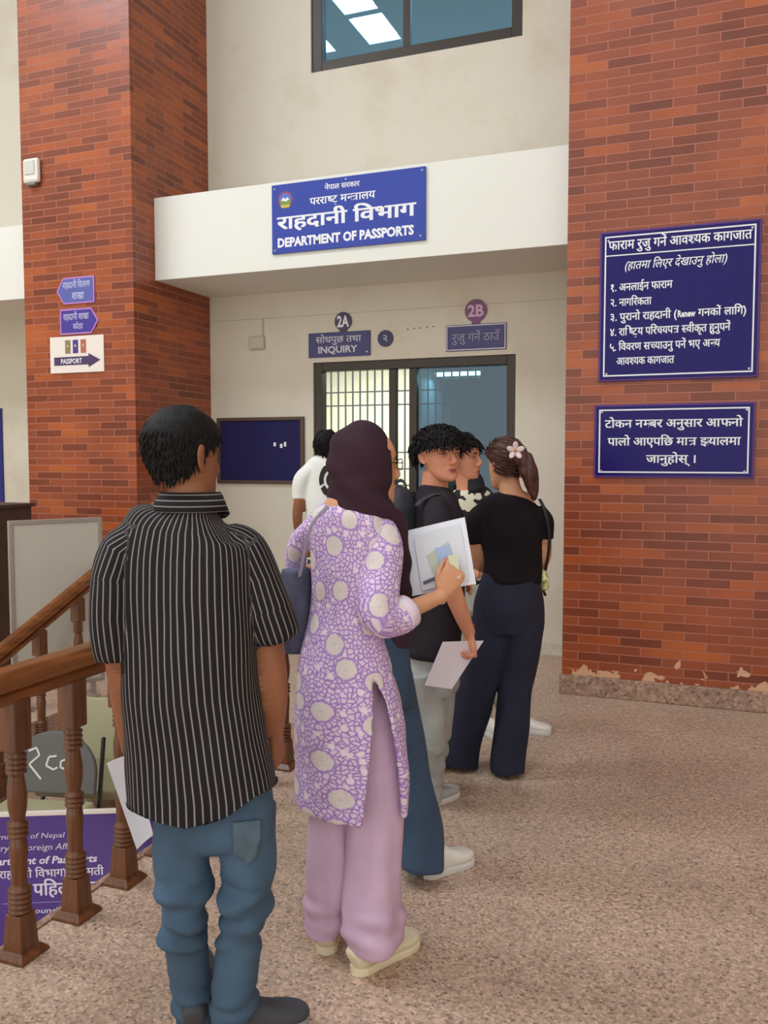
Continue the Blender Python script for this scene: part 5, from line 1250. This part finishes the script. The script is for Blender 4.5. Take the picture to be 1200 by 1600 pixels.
# ---- person in the patterned black top, beyond the young man
b = Body(740, 4.85, 200, 'person in black and white patterned top, half hidden behind the young man'); b.skin = SKIN3
tt = b.rings([(716, 752, 760, .8), (702, 768, 770, .6), (698, 772, 790, .6), (702, 770, 840, .6), (704, 772, 900, .62), (704, 774, 940, .62)])
sl_ = b.limb([(708, 782, 12, 0), (698, 805, 13, 0), (696, 835, 12, 0)]); sr = b.limb([(762, 780, 12, 0), (774, 805, 13, 0), (776, 835, 12, 0)])
bm = bmesh.new(); tube(bm, tt, b.r); tube(bm, sl_, b.r); tube(bm, sr, b.r); me = fuse(bm, .008, 3); rumple(me, .01, (10, 10, 5))
pm = bpy.data.materials.new('patterned_jersey'); pm.use_nodes = True; t = NT(pm); tc = t.n('ShaderNodeTexCoord'); v = t.n('ShaderNodeTexVoronoi'); v.inputs['Scale'].default_value = 11; v.feature = 'SMOOTH_F1'; t.l(tc.outputs['Object'], v.inputs['Vector'])
no_ = t.n('ShaderNodeTexNoise'); no_.inputs['Scale'].default_value = 17; t.l(tc.outputs['Object'], no_.inputs['Vector'])
cr = t.n('ShaderNodeValToRGB'); cr.color_ramp.interpolation = 'CONSTANT'; cr.color_ramp.elements[0].color = lin((28, 24, 28)); cr.color_ramp.elements[1].color = lin((222, 216, 192)); cr.color_ramp.elements[1].position = .50
t.l(no_.outputs['Fac'], cr.inputs[0]); t.l(cr.outputs[0], t.b.inputs['Base Color']); t.b.inputs['Roughness'].default_value = .85
b.add('top', me, pm)
jl = b.limb([(728, 960, 21, 0), (738, 1040, 19, -.0), (748, 1100, 18, -.02), (758, 1148, 17, -.04)]); jr = b.limb([(750, 960, 21, 0), (766, 1040, 18, .0), (790, 1100, 17, .02), (806, 1140, 16, .02)])
jp = b.rings([(706, 772, 915, .7), (706, 774, 950, .7)]); bm = bmesh.new(); tube(bm, jp, b.r); tube(bm, jl, b.r, cap=.1); tube(bm, jr, b.r, cap=.1); me = fuse(bm, .007, 3); rumple(me, .016, (12, 12, 5)); b.add('trousers', me, mat('white_twill', (196, 196, 184), .85))
hC = b.p(722, 716, 0); hB = b.headframe(238); hs = 1.05
hC = b.p(724, 718, 0); hB = b.headframe(120)
bm = bmesh.new(); headmesh(bm, hC, hB, hs); tube(bm, [(b.p(724, 740), .05, .05), (b.p(734, 770), .07, .06)], b.r); tube(bm, [(r[0], r[1]*.82, r[2]*.8) for r in tt[1:]], b.r)
for L_ in ([(702, 800, 9, 0), (694, 840, 9, 0), (700, 880, 8, -.1), (715, 885, 7, -.16)], [(770, 800, 9, 0), (778, 845, 9, 0), (772, 880, 8, -.1), (758, 885, 7, -.16)]):
    al = b.limb(L_); tube(bm, al, b.r); hand(bm, al[-1][0], b.f, -Z, b.r, .5, .95)
tube(bm, [(r[0], r[1]*.55, r[2]*.55) for r in jp], b.r)
for j in (jl, jr): tube(bm, [(r[0], r[1]*.75, r[2]*.75) for r in j]+[(j[-1][0]-Z*.03, .03, .03)], b.r)
b.add('body', fuse(bm, .005, 2), SKIN3); haircap(b, 'hair', hC, hB, hs, HAIRB, t=.02, locks=400, ln=.05, comb=lambda p: (0, 1, -.6))
face(b, hC, hB, hs)
bm = bmesh.new(); tube(bm, b.limb([(728, 745, 14, .03), (738, 752, 17, .0), (745, 768, 15, -.04)]), b.r, n=16); me = fuse(bm, .006, 2); b.add('hood', me, mat('black_hood', (32, 30, 34), .9))
shoe(b, b.p(758, 1160, -.05), 150, .25, .046, .08, WS, WSS); shoe(b, b.p(800, 1150, .0), 110, .22, .046, .08, WS, WSS)

# ---- person in the white T-shirt at the window
b = Body(500, 6.0, 12, 'person in white T-shirt with round black back print at the counter window'); b.skin = SKIN1
tt = b.rings([(496, 526, 712, .8), (480, 540, 722, .6), (474, 544, 738, .55), (476, 542, 780, .56), (478, 542, 830, .58), (478, 544, 870, .58)])
sl_ = b.limb([(486, 734, 13, 0), (472, 750, 13, 0), (468, 772, 12, .02), (468, 780, 12, .02)]); sr = b.limb([(532, 734, 13, 0), (546, 750, 13, 0), (550, 775, 12, .02)])
bm = bmesh.new(); tube(bm, tt, b.r); tube(bm, sl_, b.r, cap=.1); tube(bm, sr, b.r, cap=.1); me = fuse(bm, .009, 3); rumple(me, .014, (7, 7, 4)); ts = b.add('t_shirt', me, mat('white_cotton', (236, 236, 230), .85))
bm = bmesh.new(); cc_ = b.p(517, 750, -.155)
for a0, a1, r0, r1 in ((20, 200, .062, .10), (210, 250, .062, .10), (0, 360, .0, .045)):
    NN = 24
    for i in range(NN):
        a, c2 = math.radians(a0+(a1-a0)*i/NN), math.radians(a0+(a1-a0)*(i+1)/NN)
        vs = [(r0, a), (r1, a), (r1, c2), (r0, c2)] if r0 > 0 else [(0, 0), (r1, a), (r1, c2)]
        bm.faces.new([bm.verts.new(cc_+b.r*r_*math.cos(t_)+Z*r_*math.sin(t_)*1.2) for r_, t_ in vs])
me = bpy.data.meshes.new('back_print'); bm.to_mesh(me); bm.free(); o_ = b.add('back_print', me, mat('black_ink', (36, 34, 36), .8), False)
sw_ = o_.modifiers.new('wrap', 'SHRINKWRAP'); sw_.target = ts; sw_.offset = .004; sw_.wrap_method = 'NEAREST_SURFACEPOINT'
hC = b.p(511, 700, .0); hB = b.headframe(20); hs = 1.0
bm = bmesh.new(); headmesh(bm, hC, hB, hs); tube(bm, [(b.p(510, 710), .05, .05), (b.p(510, 724), .07, .06)], b.r); tube(bm, [(r[0], r[1]*.82, r[2]*.8) for r in tt[1:]], b.r)
al = b.limb([(470, 765, 8, 0), (465, 800, 8, .02), (466, 825, 7, .08), (472, 838, 6, .16)]); tube(bm, al, b.r); hand(bm, al[-1][0], b.f, -Z, b.r, .5, .95)
al = b.limb([(548, 765, 8, 0), (552, 800, 8, .02), (546, 820, 7, .1), (536, 828, 6, .2)]); tube(bm, al, b.r); hand(bm, al[-1][0], b.f, -Z, -b.r, .5, .95)
jl = b.limb([(497, 880, 18, 0), (496, 940, 15, 0), (496, 990, 12, 0), (496, 1030, 12, 0)]); jr = b.limb([(526, 880, 18, 0), (527, 940, 15, 0), (528, 990, 12, 0), (528, 1030, 12, 0)]); jp = b.rings([(480, 542, 850, .6), (480, 543, 880, .62)])
for j in (jl, jr): tube(bm, [(r[0], r[1]*.75, r[2]*.75) for r in j]+[(j[-1][0]-Z*.03, .03, .03)], b.r)
me = fuse(bm, .006, 2); tuck(me, b.base, ts, .01, .9, 1.45); b.add('body', me, SKIN1); haircap(b, 'hair', hC, hB, hs, HAIRB, t=.012, locks=300)
bm = bmesh.new(); tube(bm, jp, b.r); tube(bm, jl, b.r, cap=.1); tube(bm, jr, b.r, cap=.1); b.add('trousers', fuse(bm, .008, 3), mat('dark_trousers', (44, 46, 58), .85))
f0 = b.p(496, 1040, 0); f1 = b.p(528, 1040, 0)
shoe(b, f0-b.f*.08, 8, .27, .048, .08, GS, GSS); shoe(b, f1-b.f*.08, 16, .27, .048, .08, GS, GSS)
